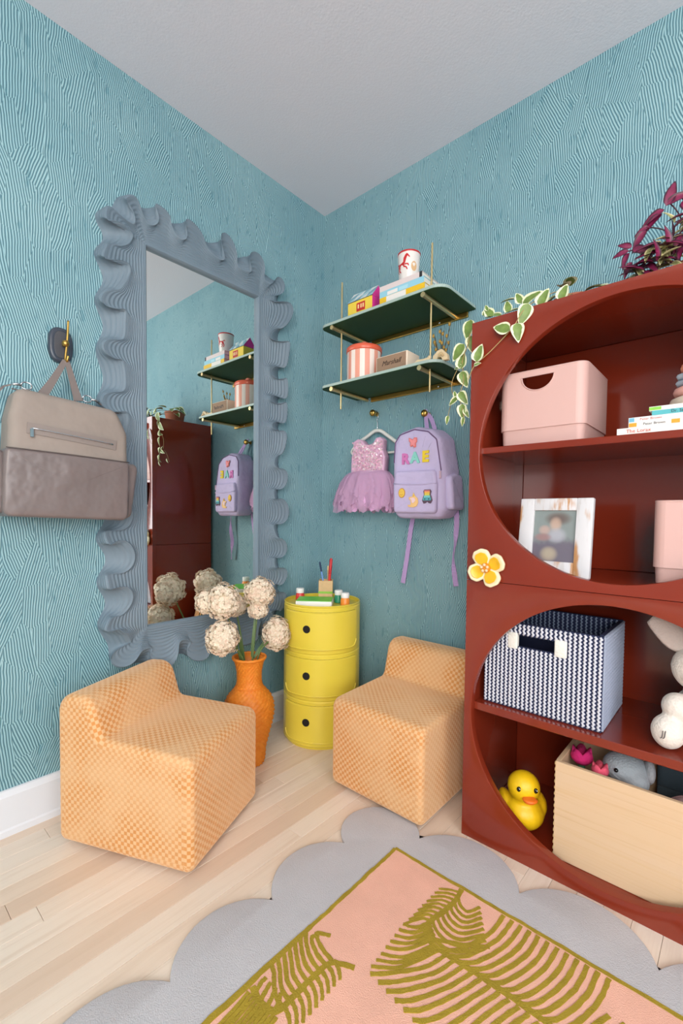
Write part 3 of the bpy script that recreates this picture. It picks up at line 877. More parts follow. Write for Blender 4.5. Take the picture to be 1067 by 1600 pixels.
# striped canister
M_CS = mat('canister_cream', (240, 224, 214), 0.25); M_CP = mat('canister_peach', (232, 158, 136), 0.25); M_CL = mat('canister_coral', (226, 100, 72), 0.25)
can = thing('canister', 'peach and cream striped lidded canister on the lower shelf', 'canister', (0.385, -0.148, ZL))
b = B(); n = 44; R = 0.071; pr = [(R - 0.003, 0), (R, 0.003), (R, 0.116)]
for k in range(n):
    a0, a1 = 2 * pi * k / n, 2 * pi * (k + 1) / n
    for (ra, za), (rb, zb) in zip(pr[:-1], pr[1:]):
        f = b.faces.new([b.verts.new(p) for p in ((ra * cos(a0), ra * sin(a0), za), (ra * cos(a1), ra * sin(a1), za), (rb * cos(a1), rb * sin(a1), zb), (rb * cos(a0), rb * sin(a0), zb))])
        f.material_index = (k // 2) % 2
bmesh.ops.remove_doubles(b, verts=b.verts, dist=1e-5)
put('body', b, [M_CS, M_CP], can, local=True, smooth=40)
b = B(); lathe(b, [(R + 0.001, 0.1162), (R + 0.003, 0.118), (R + 0.003, 0.134), (R - 0.002, 0.139), (0.03, 0.145), (0, 0.146)], 44); ld = put('lid', b, M_CL, can, local=True)
b = B(); lathe(b, [(0.008, 0.146), (0.009, 0.150), (0.016, 0.155), (0.016, 0.160), (0.010, 0.1655), (0, 0.167)], 24); put('lid_knob', b, mat('canister_knob', (238, 138, 116), 0.25), ld, local=True)

# cream speaker
sp = thing('speaker', 'cream box speaker with tan cloth grille and script lettering on shelf', 'speaker', (0.562, -0.165, ZL))
b = B(); box(b, (0.489, -0.203, ZL), (0.634, -0.118, ZL + 0.062), bev=0.004, seg=3); put('case', b, mat('cream_vinyl', (232, 212, 190), 0.5, bump=0.1, bscale=500), sp, smooth=35)
b = B(); box(b, (0.494, -0.2048, ZL + 0.004), (0.629, -0.2032, ZL + 0.058), bev=0.0006, seg=1); gr = put('grille', b, mat('tan_grille', (158, 128, 104), 0.8, bump=0.5, bscale=900), sp, smooth=False)
put('lettering', text_mesh('Marshall', 0.026, face_mtx((0.562, -0.2052, ZL + 0.031), (1, 0, 0), (0, 0, 1)), shear=0.4), mat('letter_brown', (58, 40, 32), 0.4, metal=0.2), gr, smooth=False)

# wooden animal figures and budded twigs
M_PINE = mat('pale_wood', (228, 204, 164), 0.6, var=0.08, vscale=60)
def figure(label, loc, s, kind):
    t = thing('wooden_figure', label, 'figurine', loc, (0, 0, 0), 'wooden figures on the lower shelf')
    if kind == 'house':
        b = B(); poly = [(-0.028, 0), (-0.012, 0), (-0.010, 0.010), (0.002, 0.012), (0.008, 0.0), (0.026, 0), (0.024, 0.016), (0.004, 0.036), (-0.010, 0.034), (-0.026, 0.020)]
        pillow(b, [(p[0] * s, p[1] * s) for p in poly], 0.018, 0.002, lambda a, z, w: Vector((a, w - 0.009, z)), seg=2); put('body', b, M_PINE, t, local=True, smooth=35)
        b = B(); pillow(b, [(p[0] * s * 0.4 + 0.004, p[1] * s * 0.4 + 0.012 * s) for p in poly], 0.003, 0.0006, lambda a, z, w: Vector((a, w - 0.0125, z)), seg=1); put('inlay', b, mat('mid_wood', (206, 176, 130), 0.6), t, local=True, smooth=35)
    else:
        b = B(); poly = [(-0.036, 0), (-0.026, 0), (-0.022, 0.008), (0.012, 0.008), (0.016, 0), (0.026, 0), (0.032, 0.014), (0.022, 0.022), (0.010, 0.020), (-0.020, 0.022), (-0.034, 0.012)]
        pillow(b, [(p[0] * s, p[1] * s) for p in poly], 0.014, 0.002, lambda a, z, w: Vector((a, w - 0.007, z)), seg=2); put('body', b, M_PINE, t, local=True, smooth=35)
        b = B(); ball(b, (0.028 * s, 0, 0.020 * s), (0.008 * s, 0.006, 0.009 * s), 10, 8); put('head', b, M_PINE, t, local=True)
figure('low carved pale wood figure next to the cream speaker', (0.690, -0.170, ZL), 1.0, 'low')
figure('pitched carved pale wood figure beside the shelf rod', (0.762, -0.175, ZL), 1.15, 'house')
tw = thing('budded_twigs', 'bundle of brown twigs with ochre buds in a tiny pot on shelf', 'plant', (0.715, -0.085, ZL))
b = B(); lathe(b, [(0, 0), (0.016, 0), (0.022, 0.03), (0.022, 0.034), (0.019, 0.034), (0.017, 0.028), (0, 0.028)], 20); put('pot', b, M_PINE, tw, local=True, smooth=40)
M_BUD = mat('ochre_bud', (186, 146, 66), 0.6, var=0.15, vscale=90); M_TWIG = mat('twig_brown', (92, 76, 44), 0.7)
for i, (ex, ey, ez) in enumerate(((0.045, -0.01, 0.185), (0.020, -0.02, 0.150), (0.002, -0.012, 0.165), (-0.030, -0.01, 0.155), (0.030, 0.01, 0.120), (-0.012, -0.03, 0.120))):
    P = catmull([(0.004 * (i - 3), 0, 0.026), (ex * 0.35, ey * 0.5, ez * 0.5), (ex, ey, ez)], 5)
    b = B(); tube(b, P, 0.0014, 6); st = put('twig', b, M_TWIG, tw, local=True)
    for k in range(3, len(P), 2):
        b = B(); ball(b, P[k] + Vector((0.004 * (-1) ** k, -0.002, 0)), (0.0048, 0.0048, 0.0075), 8, 6); put('bud', b, M_BUD, st, local=True)

for o_, d_ in ((hb, (0.027, -0.031)), (cup, (0.021, -0.028)), (can, (0.019, -0.026)), (sp, (0.022, -0.030))):
    o_.location.x += d_[0]; o_.location.y += d_[1]
for o_ in list(COL.objects):
    if o_.parent is None and o_.get('group') == g0: o_.location.x += 0.018; o_.location.y -= 0.027
    if o_.parent is None and o_.get('group') == 'wooden figures on the lower shelf': o_.location.x += 0.018; o_.location.y -= 0.040 if o_.location.x < 0.73 else 0.026

# ------------------------------------------------------------------ brass knobs, dress, backpack
def knob(label, x, z):
    t = thing('coat_peg', label, 'knob', (x, 0, z), (pi / 2, 0, 0))
    b = B(); lathe(b, [(0, 0), (0.010, 0), (0.010, 0.004), (0.0055, 0.006), (0.0055, 0.022)], 24); put('stem', b, M_BRASS, t, local=True, smooth=40)
    b = B(); lathe(b, [(0.0055, 0.0222), (0.012, 0.026), (0.0145, 0.033), (0.0145, 0.039), (0.011, 0.044), (0, 0.0455)], 28); put('head', b, M_BRASS, t, local=True, smooth=50)
knob('round brass wall knob holding the dress hanger', 0.344, 1.42); knob('round brass wall knob holding the lilac backpack', 0.612, 1.381)
hg = thing('clothes_hanger', 'small white velvet clothes hanger on a brass knob', 'hanger', (0.36, -0.022, 1.24))
M_HNG = mat('white_velvet', (226, 226, 220), 0.8, sheen=0.3)
b = B(); HP = catmull([(0.218, -0.022, 1.247), (0.213, -0.022, 1.262), (0.245, -0.022, 1.292), (0.30, -0.022, 1.318), (0.340, -0.022, 1.338), (0.362, -0.022, 1.341), (0.384, -0.022, 1.336), (0.42, -0.022, 1.312), (0.47, -0.022, 1.278), (0.505, -0.022, 1.255), (0.502, -0.022, 1.240), (0.43, -0.022, 1.238), (0.30, -0.022, 1.240), (0.222, -0.022, 1.243)], 5)
tube(b, HP[:-1], [0.0052 if i < 12 or i > 44 else 0.0080 for i in range(len(HP) - 1)], 10, closed=True); put('body', b, M_HNG, hg)
b = B(); tube(b, catmull([(0.362, -0.022, 1.343), (0.362, -0.022, 1.375), (0.358, -0.022, 1.388), (0.366, -0.022, 1.402), (0.360, -0.021, 1.425), (0.345, -0.020, 1.4305), (0.334, -0.020, 1.4225)], 5), 0.0017, 8); put('hook', b, M_SILVER, hg)
dr = thing('tutu_dress', 'pink sequinned child dress with a fluffy tulle skirt on hanger', 'dress', (0.345, -0.05, 0.975))
M_SATIN = mat('pink_satin', (222, 178, 206), 0.5, sheen=0.4)
bod = rounded([(0.250, 1.15), (0.252, 1.225), (0.262, 1.262), (0.262, 1.293), (0.288, 1.305), (0.312, 1.296), (0.330, 1.277), (0.352, 1.272), (0.375, 1.279), (0.392, 1.300), (0.414, 1.302), (0.428, 1.288), (0.426, 1.25), (0.440, 1.215), (0.436, 1.145)], 0.008, 3)
b = B(); pillow(b, bod, 0.034, 0.005, lambda a, z, w: Vector((a, -0.0375 - w, z)), seg=3, back_round=False); bo = put('bodice', b, M_SATIN, dr)
b = B(); rs = random.Random(5)
for i in range(620):
    xx = rs.uniform(0.262, 0.428); zz = rs.uniform(1.152, 1.272 if 0.315 < xx < 0.39 else 1.288)
    n = Vector((rs.uniform(-.45, .45), -1, rs.uniform(-.45, .45))).normalized(); u = n.orthogonal().normalized(); w = n.cross(u); c = Vector((xx, -0.0727 - rs.uniform(0, 0.0015), zz)); r = 0.0042
    b.faces.new([b.verts.new(c + (u * cos(2 * pi * k / 7) + w * sin(2 * pi * k / 7)) * r) for k in range(7)]).material_index = rs.choice((0, 0, 1))
o = put('sequins', b, [mat('sequin_pink', (238, 184, 208), 0.35, metal=0.25), mat('sequin_pale', (250, 226, 230), 0.25, metal=0.35)], bo, smooth=False); o['kind'] = 'stuff'
M_TUL = mat('tulle_pink', (226, 184, 218), 0.9, alpha=0.45, sheen=0.5, spec=0.1); M_TUL2 = mat('tulle_lining', (214, 168, 208), 0.9, sheen=0.4, spec=0.1)
def tulle(seed, rx, ry, zt, zb, waves, amp, m, nm, thick=False):
    rs = random.Random(seed); N = 150; L = 14; b = B(); g = []
    phs = [rs.uniform(0, 6.28) for _ in range(4)]
    for j in range(L + 1):
        t = j / L; row = []
        for k in range(N):
            a = 2 * pi * k / N
            e = min(1.0, t * 1.25) ** 0.5
            R = 0.54 + 0.46 * e
            wv = amp * t * (sin(waves * a + phs[0] + 0.8 * t) + 0.6 * sin((waves * 1.7) // 1 * a + phs[1] - t) + 0.4 * sin((waves * 2.9) // 1 * a + phs[2]))
            jit = rs.uniform(-1, 1) * 0.005 * t
            px = 0.328 + (rx * R + wv * 0.9 + jit) * cos(a) + 0.015 * (1 - t); py = -0.062 + (ry * R + wv * 0.55 + jit) * sin(a)
            hz = zt + (zb - zt) * t + 0.012 * t * sin(waves * a + phs[3]) + 0.012 * sin(pi * min(1, t * 1.4)) * 0.6
            if j == L: hz += rs.uniform(-0.004, 0.004)
            row.append(b.verts.new((px, min(py, -0.004), hz)))
        g.append(row)
    for j in range(L):
        for k in range(N): b.faces.new((g[j][k], g[j][(k + 1) % N], g[j + 1][(k + 1) % N], g[j + 1][k]))
    put(nm, b, m, dr)
tulle(1, 0.150, 0.046, 1.152, 0.990, 9, 0.008, M_TUL2, 'skirt_lining')
tulle(2, 0.158, 0.052, 1.156, 1.000, 11, 0.010, M_TUL, 'tulle_layer'); tulle(3, 0.168, 0.055, 1.152, 0.985, 13, 0.011, M_TUL, 'tulle_layer')
tulle(4, 0.175, 0.057, 1.150, 1.012, 12, 0.012, M_TUL, 'tulle_layer'); tulle(5, 0.163, 0.058, 1.158, 1.040, 10, 0.011, M_TUL, 'tulle_layer')

bp = thing('backpack', 'lilac child backpack with name letters and patches hanging from knob', 'backpack', (0.655, -0.02, 0.95))
M_LIL = mat('lilac_cloth', (196, 183, 218), 0.75, bump=0.8, bdist=0.012, bscale=16, var=0.03, vscale=20, sheen=0.2)
M_LIL2 = mat('lilac_webbing', (186, 156, 206), 0.8, bump=0.3, bscale=400); M_ZIP = mat('zip_purple', (112, 84, 124), 0.6)
body = rounded([(0.548, 0.955), (0.530, 0.985), (0.524, 1.18), (0.528, 1.265), (0.555, 1.300), (0.63, 1.316), (0.70, 1.300), (0.744, 1.262), (0.768, 1.14), (0.772, 0.99), (0.745, 0.953)], 0.03, 4)
b = B()
def bmap(a, z, w):
    k = w / 0.118
    cxx = 0.648; sc = 1.0 - 0.03 * k
    return Vector((cxx + (a - cxx) * sc + 0.010 * (1 - k), -0.022 - w - 0.004 * sin(pi * (z - 0.95) / 0.36) * k, z - 0.006 * k))
pillow(b, densify(body, 0.02), 0.118, 0.028, bmap, seg=5, fill=5); put('body', b, M_LIL, bp)
po = rounded([(0.550, 0.972), (0.546, 1.085), (0.555, 1.138), (0.735, 1.134), (0.744, 1.080), (0.742, 0.970)], 0.014, 4)
b = B(); pillow(b, po, 0.026, 0.011, lambda a, z, w: Vector((a, -0.132 - w, z)), seg=4); fp = put('front_pocket', b, M_LIL, bp)
b = B(); tube(b, [(0.549, -0.1555, 1.088), (0.60, -0.1588, 1.084), (0.69, -0.1588, 1.082), (0.742, -0.1555, 1.084)], 0.0032, 8); put('pocket_seam', b, M_LIL, fp)
b = B(); zp = inset([Vector(p).to_2d() for p in body], 0.012)
zpath = [bmap(p.x, p.y, 0.1135) + Vector((0, -0.0012, 0)) for p in zp if p.y > 1.12]
gap = max(range(len(zpath)), key=lambda i: (zpath[i] - zpath[i - 1]).length); zpath = zpath[gap:] + zpath[:gap]; tube(b, zpath, 0.0024, 6); put('zipper', b, M_ZIP, bp)
b = B(); e = max(zpath, key=lambda q: q.x - q.z * 0.5); box(b, (e.x - 0.004, e.y - 0.008, e.z - 0.03), (e.x + 0.004, e.y - 0.004, e.z - 0.002), bev=0.001, seg=1); put('zip_pull', b, mat('zip_pull_pink', (228, 190, 206), 0.3, metal=0.4), bp, smooth=False)
# side pocket on the right flank
sd = rounded([(-0.125, 0.985), (-0.125, 1.110), (-0.075, 1.125), (-0.028, 1.118), (-0.028, 0.985)], 0.015, 4)
b = B(); pillow(b, sd, 0.034, 0.013, lambda a, z, w: Vector((0.752 + w + 0.012 * (1.12 - z) / 0.13 , a, z)), seg=4); put('side_pocket', b, M_LIL, bp)
b = B(); ribbon(b, catmull([(0.640, -0.055, 1.306), (0.625, -0.040, 1.345), (0.613, -0.0245, 1.3897), (0.606, -0.0245, 1.3897)], 4) + catmull([(0.606, -0.0245, 1.3897), (0.640, -0.032, 1.36), (0.672, -0.05, 1.305)], 4)[1:], 0.016, (0.2, -1, 0.1), 0.0022); put('top_handle', b, M_LIL2, bp, smooth=False)
for pts, nr in (([(0.565, -0.028, 0.97), (0.552, -0.030, 0.90), (0.536, -0.026, 0.80), (0.522, -0.030, 0.70), (0.517, -0.03, 0.672)], (0.2, -1, 0)),
                ([(0.762, -0.030, 0.99), (0.765, -0.032, 0.93), (0.762, -0.034, 0.86), (0.752, -0.030, 0.80), (0.758, -0.030, 0.74), (0.765, -0.026, 0.685)], (-0.3, -1, 0))):
    P = catmull(pts, 5); nn = [Vector((nr[0] + 0.9 * sin(i * 0.35), -1, 0)) for i in range(len(P))]
    b = B(); ribbon(b, P, 0.019, nn if pts[0][0] > 0.7 else nr, 0.002); put('strap', b, M_LIL2, bp, smooth=False)
YF = -0.1450
def patch2d(nm, polys, y, parent, thick=0.003, r=0.001):
    """polys: list of (outline, material); each further one sits a little prouder"""
    first = None
    for i, (pl, m) in enumerate(polys):
        b = B(); pillow(b, pl, thick, min(r, thick * 0.45), lambda a, z, w, i=i: Vector((a, y - i * 0.0012 - w, z)), seg=2)
        o = put(nm if i == 0 else 'applique', b, m, parent if i == 0 else first, smooth=50)
        if i == 0: first = o
    return first
def ell(cx, cz, rx, rz, n=18, a0=0): return [(cx + rx * cos(a0 + 2 * pi * i / n), cz + rz * sin(a0 + 2 * pi * i / n)) for i in range(n)]
M_P1 = mat('patch_coral', (240, 148, 152), 0.7, bump=0.4, bscale=600); M_P2 = mat('patch_salmon', (226, 120, 112), 0.7)
def sc2(P, cx, cz, s): return [(cx + u * s, cz + v * s) for u, v in P]
patch2d('butterfly_patch', [(sc2([(-0.9, 1), (-0.3, 0.75), (0, 0.55), (0.35, 0.95), (0.95, 0.9), (1, 0.1), (0.75, -0.2), (0.8, -0.9), (0.3, -1), (0, -0.6), (-0.35, -0.85), (-0.6, -0.5), (-0.5, -0.05), (-0.85, 0.35)], 0.630, 1.246, 0.020), M_P2),
                            (sc2([(-0.75, 0.82), (-0.25, 0.6), (0, 0.4), (0.35, 0.75), (0.8, 0.72), (0.8, 0.1), (0.55, -0.2), (0.6, -0.75), (0.3, -0.8), (0, -0.4), (-0.3, -0.65), (-0.42, -0.4), (-0.32, 0), (-0.65, 0.35)], 0.630, 1.246, 0.020), M_P1)], YF, bp)
for ch, cx, col, cz, rot in (('R', 0.597, (212, 122, 184), 1.183, 0), ('A', 0.641, (140, 210, 198), 1.185, 0), ('E', 0.688, (238, 208, 52), 1.186, 0)):
    m = mat('letter_' + ch, col, 0.7, bump=0.4, bscale=700)
    put('letter_patch', text_mesh(ch, 0.056, face_mtx((cx, YF - 0.0005, cz), (1, 0, 0.0), (0, 0, 1)), depth=0.0022, bold=0.0028), m, bp, smooth=False)
M_YEL = mat('patch_yellow', (236, 196, 80), 0.7); M_ORN = mat('patch_amber', (206, 150, 60), 0.7)
YP = -0.1585
sm = patch2d('smiley_patch', [(ell(0.592, 1.050, 0.0155, 0.0195, 20), M_ORN), (ell(0.592, 1.050, 0.0128, 0.0165, 20), M_YEL)], YP, bp)
b = B(); tube(b, [(0.592 + 0.006 * cos(a), YP - 0.0052, 1.049 + 0.008 * sin(a)) for a in [pi * (1.15 + 0.7 * k / 8) for k in range(9)]], 0.0009, 5)
for xx in (0.5885, 0.5955): ball(b, (xx, YP - 0.0052, 1.054), 0.0012, 6, 5)
put('smile', b, M_ORN, sm)
M_PK = mat('patch_blush', (238, 206, 214), 0.7); M_PO = mat('patch_peach', (240, 196, 130), 0.7)
patch2d('unicorn_patch', [(sc2([(0.1, 1), (0.35, 0.55), (0.75, 0.2), (0.85, -0.35), (0.6, -0.85), (0.1, -1), (-0.6, -0.95), (-0.85, -0.7), (-0.3, -0.6), (-0.35, -0.1), (-0.65, 0.15), (-0.6, 0.4), (-0.1, 0.45)], 0.644, 1.022, 0.029), M_PO),
                          (sc2([(0.0, 0.35), (0.35, 0.25), (0.45, -0.1), (0.15, -0.45), (-0.15, -0.4), (-0.2, 0.0), (-0.5, 0.2)], 0.644, 1.022, 0.027), M_PK), (sc2([(0.15, 0.9), (0.3, 0.5), (0.0, 0.45)], 0.644, 1.022, 0.028), M_YEL)], YP, bp)
bears = []
out = sc2([(-0.5, 1), (0.5, 1), (0.66, 0.75), (0.55, 0.3), (0.72, -0.1), (0.85, -0.55), (0.6, -1), (0.25, -0.95), (0, -0.72), (-0.25, -0.95), (-0.6, -1), (-0.85, -0.55), (-0.72, -0.1), (-0.55, 0.3), (-0.66, 0.75)], 0.708, 1.034, 0.0265)
pf = patch2d('bear_patch', [(out, mat('patch_plum', (96, 72, 90), 0.7))], YP, bp)
for (z0, z1, hw, col) in ((0.68, 0.88, 0.46, (236, 132, 122)), (0.42, 0.67, 0.44, (242, 190, 84)), (0.16, 0.41, 0.42, (226, 214, 96)), (-0.14, 0.15, 0.52, (128, 204, 204)), (-0.56, -0.15, 0.66, (92, 172, 182))):
    b = B(); pillow(b, sc2([(-hw, z0), (hw, z0), (hw, z1), (-hw, z1)], 0.708, 1.034, 0.0265), 0.002, 0.0006, lambda a, z, w: Vector((a, YP - 0.003 - w, z)), seg=1); put('stripe', b, mat('patch_%d_%d' % (col[0], col[1]), col, 0.7), pf, smooth=False)
b = B()
for xx in (-0.32, 0.32): ball(b, (0.708 + xx * 0.0265, YP - 0.0053, 1.034 - 0.36 * 0.0265), 0.0024, 8, 6)
put('eyes', b, MATS['print_black'], pf)

# ------------------------------------------------------------------ wall hook and grey bag
hk = thing('wall_hook', 'brass hook on an oval dark marbled plaque beside the mirror', 'hook', (0.0, -1.178, 1.474))
b = B(); ov = [(-1.178 + 0.034 * cos(a) * (1 + 0.05 * sin(a)), 1.474 + 0.054 * sin(a)) for a in [2 * pi * i / 40 for i in range(40)]]
ov = [(-1.178 + 0.034 * (abs(cos(a)) ** 0.75) * (1 if cos(a) > 0 else -1), 1.474 + 0.054 * (abs(sin(a)) ** 0.75) * (1 if sin(a) > 0 else -1)) for a in [2 * pi * i / 48 for i in range(48)]]
pillow(b, ov, 0.017, 0.008, lambda a, z, w: Vector((0.0005 + w, a, z)), seg=4, back_round=False); put('plaque', b, mat('dark_slate_gloss', (62, 68, 80), 0.25), hk)
b = B(); pillow(b, inset([Vector(p) for p in ov], 0.0135), 0.003, 0.0012, lambda a, z, w: Vector((0.0166 + w, a, z)), seg=2, back_round=False); put('inset_panel', b, mat('dark_stone', (74, 74, 80), 0.5, bump=0.3, bscale=60), hk)
b = B(); tube(b, catmull([(0.040, -1.166, 1.545), (0.039, -1.168, 1.50), (0.0385, -1.172, 1.455), (0.039, -1.175, 1.428), (0.044, -1.175, 1.4185), (0.052, -1.174, 1.4205), (0.056, -1.172, 1.434)], 6), 0.0035, 10); put('hook_bar', b, M_BRASS, hk)
b = B(); tube(b, [(0.0195, -1.174, 1.474), (0.040, -1.174, 1.474)], 0.0045, 12); ball(b, (0.040, -1.174, 1.474), 0.0105, 20, 14); put('brass_ball', b, M_BRASS, hk)

bag = thing('diaper_bag', 'grey canvas and leather bag hanging from the oval wall hook', 'bag', (0.02, -1.19, 0.94))
M_CAN = mat('taupe_canvas', (152, 139, 130), 0.7, bump=0.7, bdist=0.010, bscale=11, var=0.05, vscale=14); M_LEA = mat('taupe_leather', (122, 110, 108), 0.34, bump=1.0, bdist=0.016, bscale=9, var=0.06, vscale=8)
M_SEAM = mat('bag_seam', (92, 82, 80), 0.7)
ca = rounded([(-1.352, 0.955), (-1.338, 1.22), (-1.318, 1.303), (-1.052, 1.284), (-1.020, 1.212), (-1.030, 0.945)], [0.02, 0.06, 0.03, 0.035, 0.05, 0.02], 6)
def bagmap(x0, dep):
    def f(a, z, w):
        k = w / dep
        u = (a + 1.19) / 0.17; v = (z - 1.12) / 0.19
        bulge = 0.012 * max(0, 1 - u * u) * max(0, 1 - v * v)
        return Vector((x0 + w * (1 - 0.20 * max(0, v)) + bulge * k, a, z))
    return f
b = B(); pillow(b, densify(ca, 0.02), 0.108, 0.022, bagmap(0.022, 0.108), seg=5, fill=6); put('canvas_body', b, M_CAN, bag)
le = rounded([(-1.360, 0.946), (-1.352, 1.132), (-1.024, 1.121), (-1.028, 0.934)], [0.022, 0.013, 0.013, 0.022], 6)
b = B(); pillow(b, densify(le, 0.02), 0.120, 0.010, bagmap(0.018, 0.120), seg=5, fill=6); lp = put('leather_base', b, M_LEA, bag)
for sgn, xs in ((1, [(-1.040, 1.117), (-0.984, 1.121), (-1.008, 0.945), (-1.040, 0.937)]), (-1, [(-1.345, 1.127), (-1.392, 1.128), (-1.385, 0.955), (-1.345, 0.950)])):
    pl = rounded(xs, [0.02, 0.02, 0.022, 0.018], 5)
    b = B(); pillow(b, pl, 0.082, 0.014, lambda a, z, w: Vector((0.036 + w, a, z)), seg=4, fill=2); put('side_pocket', b, M_LEA, bag)
b = B(); tube(b, [bagmap(0.018, 0.120)(-1.350 + 0.324 * i / 12, 1.1305 - 0.0115 * i / 12, 0.1203) for i in range(13)], 0.0016, 6); put('leather_seam', b, M_SEAM, lp)
FX = bagmap(0.022, 0.108)
def fpt(a, z, off=0.0): v = FX(a, z, 0.108); v.x += off; return v
b = B(); P = [fpt(-1.300 + 0.235 * i / 14, 1.190 - 0.021 * i / 14, 0.003) for i in range(15)]; ribbon(b, P, 0.030, (1, 0, 0), 0.003); zf = put('zip_facing', b, mat('taupe_facing', (138, 126, 120), 0.6), bag, smooth=False)
b = B(); P = [fpt(-1.290 + 0.215 * i / 14, 1.1895 - 0.019 * i / 14, 0.0062) for i in range(15)]; tube(b, P, 0.0022, 6); put('zip_teeth', b, M_SILVER, zf)
b = B(); q = fpt(-1.290, 1.184, 0.0085); box(b, q + Vector((-0.0015, -0.0045, -0.020)), q + Vector((0.0015, 0.0045, 0.004)), bev=0.001, seg=1); put('zip_pull', b, M_SILVER, zf, smooth=False)
b = B(); tube(b, [FX(-1.325 + 0.285 * i / 12, 1.296 - 0.0195 * i / 12, 0.084) + Vector((0.001, 0, 0.001)) for i in range(13)], 0.002, 6); put('top_seam', b, M_SEAM, bag)
b = B(); tube(b, [FX(-1.338 + 0.012 * sin(i), 1.25, 0.1) for i in range(2)], 0.001, 4); b.free()
for ya in (-1.245, -1.150):
    pts = [(0.070, ya, 1.300), (0.062, ya * 0.62 - 1.174 * 0.38, 1.345), (0.048, -1.1755 + (ya + 1.19) * 0.05, 1.4195)]
    b = B(); ribbon(b, catmull(pts, 5), [0.026 - 0.0012 * i for i in range(11)], (1, 0, 0.2), 0.003); put('handle_strap', b, mat('taupe_webbing', (126, 114, 110), 0.7), bag, smooth=False)
for yy, zz in ((-1.283, 1.306), (-1.122, 1.301)):
    b = B(); tube(b, [(0.062 + 0.002 * sin(3 * a), yy + 0.013 * cos(a), zz + 0.0125 + 0.0105 * sin(a)) for a in [2 * pi * k / 18 for k in range(18)]], 0.0022, 6, closed=True); put('ring', b, M_SILVER, bag)
    sg = -1 if yy < -1.2 else 1
    b = B(); tube(b, [(0.062, yy + sg * 0.011, zz + 0.012), (0.062, yy + sg * 0.022, zz + 0.013), (0.06, yy + sg * 0.036, zz + 0.010)], [0.003, 0.0042, 0.003], 8); put('clasp', b, M_SILVER, bag)
    b = B(); ribbon(b, [(0.05, yy + sg * 0.034, zz + 0.011), (0.045, yy + sg * 0.050, zz + 0.004), (0.04, yy + sg * 0.068, zz - 0.02)], 0.014, (0.3, 0, 1), 0.003); put('side_strap', b, MATS['taupe_webbing'], bag, smooth=False)

# ------------------------------------------------------------------ yellow round cabinet
CX, CYY, CR = 0.237, -0.237, 0.165
cb = thing('round_cabinet', 'bright yellow three tier round plastic storage cabinet in the corner', 'cabinet', (CX, CYY, 0))
def yellow():
    m, g = newmat('yellow_plastic', 0.28, 0.5)
    g.b.inputs['Base Color'].default_value = lin((228, 206, 72)); return m
M_Y = yellow()
t1 = 0.1945
dv = math.atan2(-1.6705 - CYY, 1.6166 - CX) - radians(2)      # doors face the room
dw = radians(57)
b = B(); seg = 96
prof = [(0, 0), (CR - 0.012, 0), (CR - 0.010, 0.004), (CR - 0.010, 0.012)]
for k in range(3):
    z = 0.013 + k * t1 * 0.98
    prof += [(CR - 0.003, z), (CR, z + 0.004), (CR, z + t1 * 0.98 - 0.006), (CR - 0.003, z + t1 * 0.98 - 0.002)]
prof += [(CR, 0.589), (CR - 0.002, 0.592), (CR - 0.005, 0.592), (CR - 0.006, 0.588), (CR - 0.006, 0.578), (0, 0.578)]
lathe(b, prof, seg); put('drum', b, M_Y, cb, local=True, smooth=35)
def curved(bm, a0, a1, z0, z1, r0, r1, rc, n=28):
    """curved door panel with rounded lower corners"""
    def lo(s): 
        e = min(s, 1 - s) * (a1 - a0) * r1
        return z0 + (rc - math.sqrt(max(0, rc * rc - (rc - e) ** 2)) if e < rc else 0)
    F = []
    for i in range(n + 1):
        s = 0.5 - 0.5 * cos(pi * i / n); a = a0 + (a1 - a0) * s; zl = lo(s)
        F.append([bm.verts.new((r * cos(a), r * sin(a), z)) for r, z in ((r0, zl), (r1 - 0.003, zl), (r1, zl + 0.003), (r1, z1 - 0.003), (r1 - 0.003, z1), (r0, z1))])
    for A, C in zip(F[:-1], F[1:]):
        for k in range(6): bm.faces.new((A[k], A[(k + 1) % 6], C[(k + 1) % 6], C[k]))
    bm.faces.new(F[0]); bm.faces.new(F[-1][::-1])
